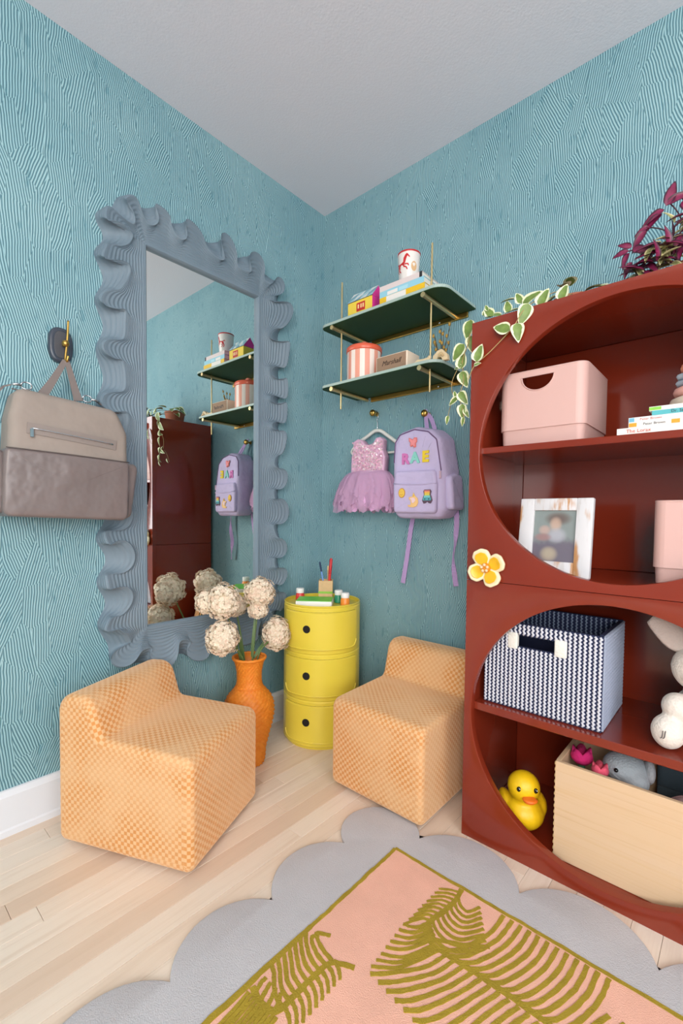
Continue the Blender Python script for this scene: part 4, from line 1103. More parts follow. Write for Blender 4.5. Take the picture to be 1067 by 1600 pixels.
for k in range(3):
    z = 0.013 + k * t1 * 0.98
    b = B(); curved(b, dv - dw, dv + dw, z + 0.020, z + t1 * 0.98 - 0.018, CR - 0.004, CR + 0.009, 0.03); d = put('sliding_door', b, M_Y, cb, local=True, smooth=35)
    b = B(); curved(b, dv - dw - 0.016, dv + dw + 0.016, z + 0.0205, z + t1 * 0.98 - 0.0155, CR - 0.004, CR + 0.0012, 0.03); put('door_gap_shade', b, mat('gap_shadow_amber', (120, 98, 24), 0.7), d, local=True, smooth=35)  # solid dark amber panel, the gap's shade painted as its colour
    b = B(); P = []
    for q in range(41):
        sx = 0.5 - 0.5 * cos(pi * q / 40); aa = dv - dw + 2 * dw * sx; e = min(sx, 1 - sx) * 2 * dw * CR; rc = 0.03
        P.append(((CR + 0.0085) * cos(aa), (CR + 0.0085) * sin(aa), z + 0.0235 + (rc - math.sqrt(max(0, rc * rc - (rc - e) ** 2)) if e < rc else 0)))
    tube(b, P, 0.0028, 8); put('lip_bead', b, M_Y, d, local=True)
    a = dv - radians(19); c = Vector((cos(a), sin(a), 0)); u = Vector((-sin(a), cos(a), 0)); zc = z + 0.105
    b = B(); r = 0.0125; N = 20
    rim = [[b.verts.new(c * (CR + rr + 0.0056) + Vector((0, 0, zc)) + (u * cos(2 * pi * i / N) + Vector((0, 0, 1)) * sin(2 * pi * i / N)) * q) for i in range(N)] for q, rr in ((0.0158, 0.0020), (0.0158, 0.0042), (0.0142, 0.0042), (0.0138, 0.0038))]
    for A, C in zip(rim[:-1], rim[1:]):
        for i in range(N): b.faces.new((A[i], A[(i + 1) % N], C[(i + 1) % N], C[i])).material_index = 0
    b.faces.new(rim[-1]).material_index = 1
    put('finger_hole', b, [M_DARK, M_DARK], d, local=True, smooth=False)
ZC = 0.5785
def paint(label, x, y, col, name):
    t = thing('paint_bottle', label, 'bottle', (x, y, ZC), group='paint bottles on the yellow cabinet')
    b = B(); lathe(b, [(0, 0), (0.0175, 0), (0.0195, 0.002), (0.0195, 0.026), (0.0165, 0.031), (0.0165, 0.034), (0, 0.034)], 28); put('body', b, mat(name, col, 0.35), t, local=True, smooth=40)
    b = B(); lathe(b, [(0.0175, 0.0342), (0.0178, 0.036), (0.0178, 0.052), (0.016, 0.055), (0, 0.0555)], 28); put('cap', b, M_WHITE, t, local=True, smooth=40)
paint('small red paint bottle with white cap on the yellow cabinet', 0.133, -0.272, (216, 62, 58), 'paint_red')
paint('small green paint bottle with white cap on the yellow cabinet', 0.290, -0.190, (40, 140, 104), 'paint_green')
paint('small orange paint bottle with white cap on the yellow cabinet', 0.356, -0.222, (244, 146, 50), 'paint_orange')
# craft box
cf = thing('craft_box', 'flat white craft box with a bright green lid on the yellow cabinet', 'box', (0.255, -0.300, ZC), (0, 0, radians(38)))
b = B(); box(b, (-0.075, -0.052, 0), (0.075, 0.052, 0.024), bev=0.0015, seg=2); put('tray', b, M_WHITE, cf, local=True, smooth=35)
b = B(); box(b, (-0.074, -0.051, 0.0242), (0.074, 0.051, 0.0268), bev=0.0008, seg=1); put('lid', b, mat('lime_card', (110, 205, 60), 0.45, var=0.12, vscale=40), cf, local=True, smooth=False)
# pencil pot
pp = thing('pencil_pot', 'square wooden pencil pot with a green band on the yellow cabinet', 'pencil pot', (0.195, -0.170, ZC), (0, 0, radians(40)))
M_WD = mat('beech', (216, 178, 128), 0.55, var=0.08, vscale=50)
b = B(); h = 0.088; q = 0.031
for lo, hi in (((-q, -q, 0), (q, -q + 0.005, h)), ((-q, q - 0.005, 0), (q, q, h)), ((-q, -q + 0.005, 0), (-q + 0.005, q - 0.005, h)), ((q - 0.005, -q + 0.005, 0), (q, q - 0.005, h)), ((-q + .005, -q + .005, 0), (q - .005, q - .005, .005))): box(b, lo, hi)
bmesh.ops.remove_doubles(b, verts=b.verts, dist=1e-5); put('pot_body', b, M_WD, pp, local=True, smooth=False)
b = B()
for i in range(4):
    box(b, (-q - 0.0006, -q - 0.0007, 0.030), (q + 0.0006, -q - 0.0001, 0.040), Matrix.Rotation(i * pi / 2, 4, 'Z'))
bmesh.ops.remove_doubles(b, verts=b.verts, dist=2e-3); put('green_band', b, mat('lime_band', (140, 196, 60), 0.5), pp, local=True, smooth=False)
def pen(name, label, base, tip, r, body, cap, split):
    base = Vector(base); tip = Vector(tip)
    t = thing(name, label, 'pen', base, group='pens in the wooden pot')
    m = base.lerp(tip, split)
    b = B(); tube(b, [base, m], r, 10); put('barrel', b, body, t, smooth=40)
    b = B(); tube(b, [m + (tip - m) * 0.01, m.lerp(tip, 0.9), tip], [r * 1.12, r * 1.12, r * 0.6], 10); put('cap', b, cap, t, smooth=40)
pen('felt_pen', 'blue felt pen with dark cap in the wooden pot', (0.210, -0.184, ZC + 0.007), (0.142, -0.158, ZC + 0.165), 0.0038, mat('pen_blue', (120, 160, 220), 0.4), mat('pen_navy', (40, 60, 90), 0.4), 0.72)
pen('marker', 'fat red marker standing in the wooden pot', (0.207, -0.170, ZC + 0.007), (0.222, -0.166, ZC + 0.188), 0.0062, mat('pen_red', (216, 52, 48), 0.4), mat('pen_red2', (196, 36, 40), 0.4), 0.6)
pen('pencil', 'plain wooden pencil standing in the wooden pot', (0.198, -0.160, ZC + 0.007), (0.190, -0.152, ZC + 0.150), 0.0034, M_WD, mat('pencil_tip', (236, 206, 150), 0.6), 0.85)

# ------------------------------------------------------------------ wicker vase with flowers
VX, VY = 0.200, -0.600
vs = thing('wicker_vase', 'orange woven wicker vase standing on the floor by the stool', 'vase', (VX, VY, 0))
def wicker():
    m, g = newmat('orange_wicker', 0.5, 0.4)
    tc = g.n('ShaderNodeTexCoord'); n = g.noise(tc.outputs['Object'], 60.0, 3)
    g.l(g.mix(g.smooth(n, 0.35, 0.65), lin((232, 130, 36)), lin((238, 142, 46))), g.b.inputs['Base Color']); return m
M_WK = wicker()
vp = [(0.058, 0.004), (0.062, 0.02), (0.064, 0.06), (0.076, 0.11), (0.090, 0.16), (0.0965, 0.20), (0.094, 0.235), (0.083, 0.262), (0.065, 0.283), (0.0505, 0.300), (0.0460, 0.325), (0.0465, 0.355), (0.052, 0.385), (0.061, 0.408)]
def vr(z):
    for (r0, z0), (r1, z1) in zip(vp[:-1], vp[1:]):
        if z <= z1: 
            t = (z - z0) / (z1 - z0); t = t * t * (3 - 2 * t) * 0.3 + t * 0.7; return r0 + (r1 - r0) * t
    return vp[-1][0]
b = B(); NS_ = 22; nz = 46; seg = NS_ * 4; rows = []
for j in range(nz * 2 + 1):
    z = 0.004 + 0.404 * j / (nz * 2); row = []
    band = j // 2
    for k in range(seg):
        a = 2 * pi * k / seg
        wv = 0.0034 * sin(NS_ / 2 * a * 2 + (pi if band % 2 else 0)) * (1 if j % 2 == 0 else 0.1)
        r = vr(z) + wv + (0.0 if j % 2 == 0 else -0.0032)
        row.append(b.verts.new((r * cos(a), r * sin(a), z)))
    rows.append(row)
for A, C in zip(rows[:-1], rows[1:]):
    for k in range(seg): b.faces.new((A[k], A[(k + 1) % seg], C[(k + 1) % seg], C[k]))
inr = []
for (r, z) in ((0.0565, 0.408), (0.046, 0.38), (0.040, 0.34), (0.044, 0.30), (0.06, 0.24), (0.0, 0.235)):
    inr.append([b.verts.new((r * cos(2 * pi * k / seg), r * sin(2 * pi * k / seg), z)) for k in range(seg)] if r else None)
prev = rows[-1]
for R in inr[:-1]:
    for k in range(seg): b.faces.new((prev[k], prev[(k + 1) % seg], R[(k + 1) % seg], R[k]))
    prev = R
b.faces.new(prev); b.faces.new(rows[0][::-1])
put('woven_body', b, M_WK, vs, local=True)
b = B(); P = [(0.0605 * cos(2 * pi * k / 60), 0.0605 * sin(2 * pi * k / 60), 0.410 + 0.0008 * sin(k * 2.1)) for k in range(60)]; tube(b, P, 0.0058, 8, closed=True); put('rim', b, M_WK, vs, local=True)
b = B(); P = [(0.0515 * cos(2 * pi * k / 60), 0.0515 * sin(2 * pi * k / 60), 0.298) for k in range(60)]; tube(b, P, 0.003, 6, closed=True); put('neck_band', b, M_WK, vs, local=True)
M_STEM = mat('stem_green', (98, 120, 66), 0.6, var=0.12, vscale=40); M_LF = mat('blade_green', (86, 112, 62), 0.55, var=0.1, vscale=30)
M_BL = mat('bloom_cream', (244, 228, 204), 0.8, sss=0.0, var=0.05, vscale=40); M_BL2 = mat('bloom_pinkish', (240, 214, 190), 0.8); M_BCORE = mat('bloom_core', (236, 218, 186), 0.85)
def bloom(bm, c, rad, n, rs):
    for i in range(n):
        z = 1 - 2 * (i + 0.5) / n; r = math.sqrt(1 - z * z); a = i * 2.39996
        d = Vector((r * cos(a), r * sin(a), z)); d = (d + Vector((rs.uniform(-.12, .12), rs.uniform(-.12, .12), rs.uniform(-.12, .12)))).normalized()
        lump = 1 + 0.10 * sin(5 * d.x + 2) * sin(6 * d.y + 1) + 0.08 * sin(9 * d.z + 3 * d.x)
        p = Vector(c) + Vector((d.x * rad[0], d.y * rad[1], d.z * rad[2])) * lump * rs.uniform(0.93, 1.04)
        u = d.orthogonal().normalized(); w = d.cross(u); s = rs.uniform(0.0065, 0.0095); t0 = rs.uniform(0, 6.28)
        cv = bm.verts.new(p - d * s * 0.18); mi = 0 if rs.random() < 0.72 else 1
        for k in range(5):
            a0 = t0 + 2 * pi * k / 5
            e0 = u * cos(a0 - 0.5) + w * sin(a0 - 0.5); e1 = u * cos(a0 + 0.5) + w * sin(a0 + 0.5); em = u * cos(a0) + w * sin(a0)
            q = [cv, bm.verts.new(p + e0 * s * 0.75), bm.verts.new(p + em * s * 1.1 + d * s * 0.10), bm.verts.new(p + e1 * s * 0.75)]
            bm.faces.new(q).material_index = mi
def flower(label, c, rad, n, seed, base, leaf=None, extra=None):
    t = thing('flower_stem', label, 'flower', (VX, VY, 0.25), group='cream blooms in the wicker vase'); rs = random.Random(seed); c = Vector(c)
    b0 = Vector((VX + base[0] * 0.3, VY + base[1] * 0.3, 0.26)); b1 = Vector((VX + base[0], VY + base[1], 0.41))
    b = B(); P = catmull([b0, b1, b1.lerp(c, 0.55) + Vector((0, 0, 0.01)), c], 6); tube(b, P, 0.0032, 8); put('stem', b, M_STEM, t)
    b = B(); bloom(b, c, rad, n, rs)
    if extra:
        for ec, er, en in extra: bloom(b, ec, er, en, rs)
    o = put('bloom', b, [M_BL, M_BL2], t, smooth=False)
    o['kind'] = 'stuff'
    b = B(); ball(b, c, tuple(r * 0.86 for r in rad), 16, 10); put('bloom_core', b, M_BCORE, o)
    if leaf:
        l0, l1, wd = leaf; b = B(); P = catmull([l0, Vector(l0).lerp(Vector(l1), 0.5) + Vector((0.006, -0.004, 0.004)), l1], 6); n2 = len(P)
        ribbon(b, P, [0.002 + wd * sin(pi * min(1, (i + 1) / n2) ** 0.8) for i in range(n2)], (1, -0.8, 0), 0.0012); put('leaf', b, M_LF, t, smooth=False)
flower('large round cream bloom above the left lip of the vase', (0.205, -0.722, 0.640), (0.058, 0.058, 0.064), 560, 1, (-0.020, -0.030), ((VX - 0.01, VY - 0.02, 0.40), (0.21, -0.66, 0.515), 0.011), [((0.165, -0.768, 0.640), (0.034, 0.034, 0.040), 260)])
flower('pinkish drooping bloom hanging lowest beside the vase', (0.240, -0.748, 0.520), (0.054, 0.055, 0.060), 520, 2, (0.010, -0.036), ((VX, VY - 0.03, 0.40), (0.22, -0.675, 0.47), 0.008))
flower('cream bloom with a smaller cluster below over the vase centre', (0.195, -0.548, 0.652), (0.057, 0.059, 0.056), 540, 3, (0.008, 0.010), ((VX + 0.005, VY + 0.008, 0.41), (0.20, -0.575, 0.560), 0.010), [((0.205, -0.562, 0.588), (0.034, 0.038, 0.032), 210)])
flower('tall cream bloom leaning towards the yellow cabinet', (0.205, -0.470, 0.475), (0.051, 0.053, 0.068), 560, 4, (0.012, 0.034), ((VX, VY + 0.02, 0.40), (0.20, -0.53, 0.455), 0.010))
flower('cream bloom turned to the mirror behind the vase', (0.105, -0.600, 0.60), (0.046, 0.046, 0.046), 400, 7, (-0.034, 0.0))

# ------------------------------------------------------------------ things in the bookcases
M_PINK = mat('blush_plastic', (210, 169, 161), 0.5)
def bin_(name, label, x0, x1, y0, y1, z0, z1, step, hole):
    t = thing(name, label, 'storage bin', ((x0 + x1) / 2, (y0 + y1) / 2, z0))
    rc = 0.024
    def ring(g, z): return [Vector((p.x, p.y, z)) for p in rounded([(x0 + g, y0 + g), (x1 - g, y0 + g), (x1 - g, y1 - g), (x0 + g, y1 - g)], max(0.006, rc - g), 6)]
    # body wall above the step; grid over the perimeter so that the hand hole can be cut out
    zs = z0 + step
    b = B(); lo = ring(0.0072, z0); L = [ring(0.012, z0), ring(0.008, z0 + 0.002), ring(0.006, z0 + 0.008), ring(0.0045, zs - 0.003), ring(0.0035, zs)]
    V = [[b.verts.new(p) for p in R] for R in L]; n = len(V[0])
    for A, C in zip(V[:-1], V[1:]):
        for k in range(n): b.faces.new((A[k], A[(k + 1) % n], C[(k + 1) % n], C[k]))
    b.faces.new(V[0][::-1])
    put('base_tray', b, M_PINK, t, smooth=40)
    b = B()
    def wall(P0, P1, seg, cut=False):
        pass
    # front wall with a half-moon grip hole
    hx, hw, hz, hr = hole
    yo, yi = y0, y0 + 0.004; zt = z1
    xs = [x0 + rc + (x1 - x0 - 2 * rc) * i / 40 for i in range(41)]
    def low(x):
        u = (x - hx) / hw
        return hz - hr * math.sqrt(max(0.0, 1 - u * u)) if abs(u) < 1 else None
    cols = []
    xs = sorted(set([round(q, 5) for q in xs] + [round(hx + hw * sin(pi / 2 * (k / 10 - 1)), 5) for k in range(21)]))
    outer = []
    for x in xs:
        l = low(x)
        outer.append((x, l))
    for (xa, la), (xb, lb) in zip(outer[:-1], outer[1:]):
        ins = (la is not None or abs(abs(xa - hx) - hw) < 1e-4) and (lb is not None or abs(abs(xb - hx) - hw) < 1e-4) and abs((xa + xb) / 2 - hx) < hw
        la2 = la if la is not None else hz; lb2 = lb if lb is not None else hz
        for y in (yo, yi):
            if ins:
                b.faces.new([b.verts.new(p) for p in ((xa, y, zs), (xb, y, zs), (xb, y, lb2), (xa, y, la2))])
                b.faces.new([b.verts.new(p) for p in ((xa, y, hz), (xb, y, hz), (xb, y, zt), (xa, y, zt))])
            else:
                b.faces.new([b.verts.new(p) for p in ((xa, y, zs), (xb, y, zs), (xb, y, hz), (xa, y, hz))]); b.faces.new([b.verts.new(p) for p in ((xa, y, hz), (xb, y, hz), (xb, y, zt), (xa, y, zt))])
        if ins:
            b.faces.new([b.verts.new(p) for p in ((xa, yo, la2), (xb, yo, lb2), (xb, yi, lb2), (xa, yi, la2))]); b.faces.new([b.verts.new(p) for p in ((xa, yo, hz), (xb, yo, hz), (xb, yi, hz), (xa, yi, hz))])
    # the other three walls and corners as an open ring
    def loop(g):
        P = rounded([(x0 + g, y0 + g), (x1 - g, y0 + g), (x1 - g, y1 - g), (x0 + g, y1 - g)], max(0.006, rc - g), 6)
        k0 = max(range(len(P)), key=lambda i: -abs(P[i].y - (y0 + g)) * 100 + (P[i].x if P[i].x > (x0 + x1) / 2 else -9))
        k0 = [i for i in range(len(P)) if abs(P[i].y - (y0 + g)) < 1e-6 and P[i].x > (x0 + x1) / 2][0]
        return P[k0:] + P[:k0]
    Lo, Li = loop(0), loop(0.004); n = len(Lo)
    for P in (Lo, Li):
        for a, c in zip(P[:-1], P[1:]): b.faces.new([b.verts.new(q) for q in ((a.x, a.y, zs), (c.x, c.y, zs), (c.x, c.y, zt), (a.x, a.y, zt))])
    for z in (zs, zt):
        for k in range(n - 1): b.faces.new([b.verts.new((q.x, q.y, z)) for q in (Lo[k], Lo[k + 1], Li[k + 1], Li[k])])
        XS = [Lo[-1].x] + [q for q in xs if Lo[-1].x + 1e-4 < q < Lo[0].x - 1e-4] + [Lo[0].x]
        for xa, xb in zip(XS[:-1], XS[1:]): b.faces.new([b.verts.new(q) for q in ((xa, yo, z), (xb, yo, z), (xb, yi, z), (xa, yi, z))])
    bmesh.ops.remove_doubles(b, verts=b.verts, dist=2e-4)
    put('body', b, M_PINK, t, smooth=40)
    b = B(); P = [Vector((p.x, p.y, zt)) for p in rounded([(x0 + 0.002, y0 + 0.002), (x1 - 0.002, y0 + 0.002), (x1 - 0.002, y1 - 0.002), (x0 + 0.002, y1 - 0.002)], rc, 6)]; tube(b, P, 0.003, 8, closed=True); put('rim', b, M_PINK, t)
    b = B(); P = [(hx + (hw + 0.0015) * cos(a), yo - 0.0003, hz - (hr + 0.0015) * sin(a)) for a in [pi * k / 20 for k in range(21)]]; tube(b, P, 0.0018, 6); put('grip_edge', b, M_PINK, t)
ZS1 = 1.161
bin_('storage_bin', 'blush pink plastic bin with half moon grip on the top bookcase shelf', 1.064, 1.294, -0.362, -0.110, ZS1 + 0.0008, 1.366, 0.045, (1.171, 0.042, 1.350, 0.038))
bin_('storage_bin', 'blush pink plastic bin beside the white picture frame', 1.447, 1.650, -0.355, -0.150, 0.7978, 1.000, 0.045, (1.549, 0.040, 0.984, 0.036))

# books on the upper shelf
def shelf_book(label, x0, x1, z, h, cover, bits, text=None, tcol=(70, 60, 70), tx=0.0, ts=0.011, y=-0.375, d=0.21):
    t = book('book', label, 'book', (x0, y, z), (x1, y + d, z + h), cover, 0, 'books on the bookcase shelf')
    w = x1 - x0
    for a, c, m in bits: patch(t, 'spine_block', a - w / 2, c - w / 2, 0.0012, h - 0.0012, d, m)
    if text:
        put('spine_title', text_mesh(text, ts, face_mtx((tx - w / 2, -d / 2 - 0.0009, h / 2), (1, 0, 0), (0, 0, 1)), depth=0.0001), mat('title_%d_%d' % (tcol[0], tcol[1]), tcol, 0.6), t, local=True, smooth=False)
M_ORB = mat('spine_orange', (240, 156, 40), 0.5); M_TEA = mat('spine_teal', (86, 176, 184), 0.5); M_GRN = mat('spine_green', (136, 200, 72), 0.5); M_BLU = mat('spine_blue', (104, 172, 200), 0.5)
z = ZS1 + 0.0003
shelf_book('white board book with red title at the bottom of the stack', 1.369, 1.600, z, 0.0165, M_BW, [], 'The Lorax', (206, 84, 70), 0.045, 0.012); z += 0.0168
shelf_book('white book with orange spine block second from the bottom', 1.393, 1.610, z, 0.0115, mat('book_white2', (238, 234, 228), 0.5), [(0.001, 0.017, M_ORB), (0.085, 0.101, M_ORB)], 'Peter Brown', (70, 58, 64), 0.052, 0.0085); z += 0.0118
shelf_book('white book with small blue spine block in the stack', 1.393, 1.612, z, 0.0115, mat('book_white3', (234, 236, 236), 0.5), [(0.001, 0.012, M_BLU)], 'Peter Brown', (196, 96, 80), 0.045, 0.0085); z += 0.0118
shelf_book('teal spined book with black author name in the stack', 1.440, 1.640, z, 0.0105, M_TEA, [], 'Dr. Seuss', (40, 40, 46), 0.055, 0.0095); z += 0.0108
shelf_book('thin white book with green spine end on top of the stack', 1.434, 1.630, z, 0.0095, mat('book_white4', (240, 238, 230), 0.5), [(0.0, 0.024, M_GRN)], None); z += 0.0098
# stacking rings
st = thing('stacking_rings', 'soft stacking ring toy in beige, blue and coral on the books', 'toy', (1.520, -0.300, z))
zz = z
for i, (r, h, col) in enumerate(((0.056, 0.026, (206, 190, 172)), (0.049, 0.024, (224, 164, 152)), (0.044, 0.016, (166, 178, 192)), (0.043, 0.016, (176, 188, 200)), (0.036, 0.024, (232, 150, 118)))):
    b = B(); N = 36; prof = [(0, 0), (r * 0.75, 0), (r * 0.94, h * 0.18), (r, h * 0.5), (r * 0.94, h * 0.82), (r * 0.75, h), (0, h)]
    R = lathe(b, prof, N, Matrix.Translation((1.520, -0.300, zz + 0.0001)))
    if i in (2, 3):
        for row in R:
            for k, v in enumerate(row):
                if len(row) > 1:
                    q = Vector((v.co.x - 1.52, v.co.y + 0.30, 0)); s = 1 + 0.05 * cos(k * 2 * pi / N * 9)
                    v.co.x = 1.52 + q.x * s; v.co.y = -0.30 + q.y * s
    put('ring', b, mat('silicone_%d' % i, col, 0.6), st); zz += h + 0.0003
b = B(); lathe(b, [(0.018, 0), (0.02, 0.006), (0.014, 0.016), (0, 0.019)], 24, Matrix.Translation((1.520, -0.300, zz))); put('top_knob', b, mat('silicone_knob', (236, 222, 206), 0.6), st)

# picture frame (leaning back)
fr = thing('picture_frame', 'whitewashed wooden picture frame leaning inside the bookcase', 'picture frame', (1.220, -0.345, 0.798), (radians(-7), 0, radians(-1)))
def washed():
    m, g = newmat('whitewashed_wood', 0.6, 0.3)
    tc = g.n('ShaderNodeTexCoord'); n = g.noise(g.mapping(tc.outputs['Object'], scale=(55, 10, 9)), 1.0, 4, 0.6); n2 = g.noise(g.mapping(tc.outputs['Object'], scale=(22, 8, 7), loc=(3, 1, 2)), 1.0, 3)
    c = g.mix(g.m('MULTIPLY', g.smooth(n, 0.52, 0.66), 0.35), lin((212, 210, 212)), lin((176, 166, 158)))
    c = g.mix(g.m('MULTIPLY', g.m('MULTIPLY', g.smooth(n2, 0.54, 0.64), g.smooth(n, 0.40, 0.56)), 0.95), c, lin((184, 130, 76)))
    g.l(c, g.b.inputs['Base Color']); return m
M_WASH = washed()
fw, fh, ft = 0.190, 0.214, 0.018; ox0, ox1, oz0, oz1 = -0.056, 0.054, 0.040, 0.180
def bar(x0, x1, z0, z1): b = B(); box(b, (x0, -ft, z0), (x1, 0, z1), bev=0.003, seg=2); put('rail', b, M_WASH, fr, local=True, smooth=40)
bar(-fw / 2, ox0, 0, fh); bar(ox1, fw / 2, 0, fh); bar(ox0 - 0.001, ox1 + 0.001, 0, oz0); bar(ox0 - 0.001, ox1 + 0.001, oz1, fh)
def photo_mat():
    m, g = newmat('family_photo', 0.25, 0.5)
    tc = g.n('ShaderNodeTexCoord'); sp = g.n('ShaderNodeSeparateXYZ'); g.l(tc.outputs['Object'], sp.inputs[0])
    n = g.noise(tc.outputs['Object'], 40.0, 2)
    z = g.m('ADD', sp.outputs[2], g.m('MULTIPLY', g.m('SUBTRACT', n, 0.5), 0.03))
    c = g.mix(g.smooth(z, 0.085, 0.11), lin((112, 104, 116)), lin((134, 142, 140)))
    def blob(c, x, zz, rx, rz, col):
        d = g.m('ADD', g.m('POWER', g.m('DIVIDE', g.m('SUBTRACT', sp.outputs[0], x), rx), 2.0), g.m('POWER', g.m('DIVIDE', g.m('SUBTRACT', sp.outputs[2], zz), rz), 2.0))
        return g.mix(g.m('MULTIPLY', g.smooth(d, 0.0, 1.9, 1.0, 0.0), 0.8), c, lin(col))
    for a in ((0.008, 0.158, 0.030, 0.016, (104, 82, 76)), (0.002, 0.142, 0.014, 0.018, (196, 166, 148)), (0.006, 0.112, 0.022, 0.018, (176, 174, 184)), (-0.026, 0.126, 0.014, 0.012, (190, 160, 150)), (-0.030, 0.106, 0.020, 0.010, (158, 118, 118)), (-0.012, 0.060, 0.020, 0.018, (186, 170, 146))): c = blob(c, *a)
    g.l(c, g.b.inputs['Base Color']); return m
b = B(); box(b, (ox0, -0.011, oz0), (ox1, -0.010, oz1)); put('photograph', b, photo_mat(), fr, local=True, smooth=False)

# woven basket, navy with white cord
bk = thing('woven_basket', 'navy and white corded basket on the lower bookcase shelf', 'basket', (1.194, -0.23, 0.4055))
M_NAVY = mat('navy_cord', (36, 44, 78), 0.85, bump=0.6, bscale=300); M_CORD = mat('white_cord', (214, 214, 222), 0.85, bump=0.4, bscale=400); M_CORD_SHADE = mat('shaded_cord', (158, 167, 188), 0.85, bump=0.6, bscale=300); M_CORD2 = mat('grey_cord', (150, 164, 190), 0.85, bump=0.6, bscale=300)
X0, X1, Y0, Y1, Z0_, Z1_ = 1.036, 1.352, -0.358, -0.110, 0.4058, 0.655
hx0, hx1, hz0, hz1 = 1.118, 1.250, 0.588, 0.622
b = B(); tk = 0.010
for lo, hi in (((X0, Y0, Z0_), (X1, Y0 + tk, hz0)), ((X0, Y0, hz1), (X1, Y0 + tk, Z1_)), ((X0, Y0, hz0), (hx0, Y0 + tk, hz1)), ((hx1, Y0, hz0), (X1, Y0 + tk, hz1)),
               ((X0, Y1 - tk, Z0_), (X1, Y1, Z1_ + 0.004)), ((X0, Y0 + tk, Z0_), (X0 + tk, Y1 - tk, Z1_)), ((X1 - tk, Y0 + tk, Z0_), (X1, Y1 - tk, Z1_ + 0.002)), ((X0 + tk, Y0 + tk, Z0_), (X1 - tk, Y1 - tk, Z0_ + tk))): box(b, lo, hi)
put('navy_body', b, M_NAVY, bk, smooth=False)
def cord(bm, fn, z0, z1, r=0.0034):
    n = max(4, int((z1 - z0) / 0.0050)); P = []; R = []
    for i in range(n + 1):
        z = z0 + (z1 - z0) * i / n; P.append(fn(z, 0.0030 * (1 if i % 2 else -1))); R.append(r * (1.15 if i % 2 else 0.9))
    tube(bm, P, R, 6)
rb = random.Random(9)
for i in range(26):
    x = X0 + 0.006 + (X1 - X0 - 0.012) * i / 25
    spans = [(Z0_ + 0.003, Z1_ - 0.002)] if not (hx0 - 0.012 < x < hx1 + 0.014) else [(Z0_ + 0.003, hz0 - 0.002), (hz1 + 0.002, Z1_ - 0.002)]
    for a, c in spans:
        b = B(); cord(b, lambda z, w, x=x: (x + w * 0.7, Y0 - 0.0015, z), a, c); put('cord', b, M_CORD, bk)
for i in range(24):
    y = Y0 + 0.006 + (Y1 - Y0 - 0.012) * i / 23
    b = B(); cord(b, lambda z, w, y=y: (X1 + 0.0012, y + w * 0.8, z), Z0_ + 0.003, Z1_, 0.0034); put('cord', b, M_CORD_SHADE, bk)  # cords of the right side greyed, shade put into their colour
for i in range(22):
    x = X0 + 0.016 + (X1 - X0 - 0.032) * i / 21
    b = B(); cord(b, lambda z, w, x=x: (x + w * 0.6, Y1 - tk - 0.0012, z), 0.56, Z1_ + 0.002, 0.0026); put('cord', b, M_CORD2, bk)
for x0, x1 in ((hx0 - 0.012, hx0 + 0.016), (hx1 - 0.016, hx1 + 0.016)):
    b = B(); box(b, (x0, Y0 - 0.005, hz0 - 0.008), (x1, Y0 + tk + 0.003, hz1 + 0.006), bev=0.004, seg=3); put('handle_wrap', b, mat('white_cotton', (236, 232, 222), 0.9, bump=0.7, bscale=200), bk)

# plush bunny (mostly hidden by the bookcase edge)
bn = thing('plush_bunny', 'cream plush bunny sitting on the lower bookcase shelf', 'plush toy', (1.55, -0.29, 0.4055))
M_FUR = mat('cream_fur', (232, 222, 212), 0.95, bump=0.9, bscale=160, sheen=0.4); M_FUR2 = mat('grey_beige_fur', (206, 190, 182), 0.95, bump=0.8, bscale=160, sheen=0.3)
me = blobs([((1.550, -0.265, 0.478), (0.066, 0.062, 0.070), None), ((1.547, -0.290, 0.600), (0.062, 0.056, 0.058), None), ((1.547, -0.335, 0.585), (0.030, 0.022, 0.024), None),
            ((1.505, -0.315, 0.505), (0.034, 0.040, 0.034), rotm(-25, 'X')), ((1.595, -0.315, 0.505), (0.034, 0.040, 0.034), None), ((1.490, -0.335, 0.448), (0.036, 0.036, 0.041), None), ((1.608, -0.335, 0.448), (0.036, 0.036, 0.041), None), ((1.550, -0.27, 0.54), (0.04, 0.04, 0.04), None)], 0.005, 5)
put('body', me, M_FUR, bn)
for sx in (-1, 1):
    b = B(); P = catmull([(1.547 + sx * 0.030, -0.29, 0.640), (1.547 + sx * 0.060, -0.295, 0.675), (1.547 + sx * 0.105, -0.30, 0.708)], 6); n = len(P)
    rws = []
    for i, p in enumerate(P):
        t = (P[min(i + 1, n - 1)] - P[max(0, i - 1)]).normalized(); w = 0.010 + 0.022 * sin(pi * (i / (n - 1)) ** 0.8 * 0.97); u = t.cross(Vector((0, 1, 0))).normalized()
        rws.append([b.verts.new(p + u * w * cos(a) + Vector((0, 1, 0)) * 0.007 * sin(a)) for a in [2 * pi * k / 12 for k in range(12)]])
    for A, C in zip(rws[:-1], rws[1:]):
        for k in range(12): b.faces.new((A[k], A[(k + 1) % 12], C[(k + 1) % 12], C[k]))
    b.faces.new(rws[0]); b.faces.new(rws[-1]); put('ear', b, M_FUR2, bn)
    b = B(); ball(b, (1.547 + sx * 0.024, -0.338, 0.612), 0.005, 10, 8); put('eye', b, mat('bead_black', (16, 14, 14), 0.15), bn)
b = B(); ball(b, (1.547, -0.357, 0.590), (0.006, 0.003, 0.004), 10, 8); put('nose', b, mat('nose_pink', (206, 140, 140), 0.6), bn)
put('paw_mark', text_mesh('JJ', 0.020, face_mtx((1.484, -0.3722, 0.452), (1, 0.1, 0.1), (-0.15, 0.1, 1)), depth=0.0004, shear=0.2), mat('mark_grey', (86, 80, 80), 0.8), bn, smooth=False)

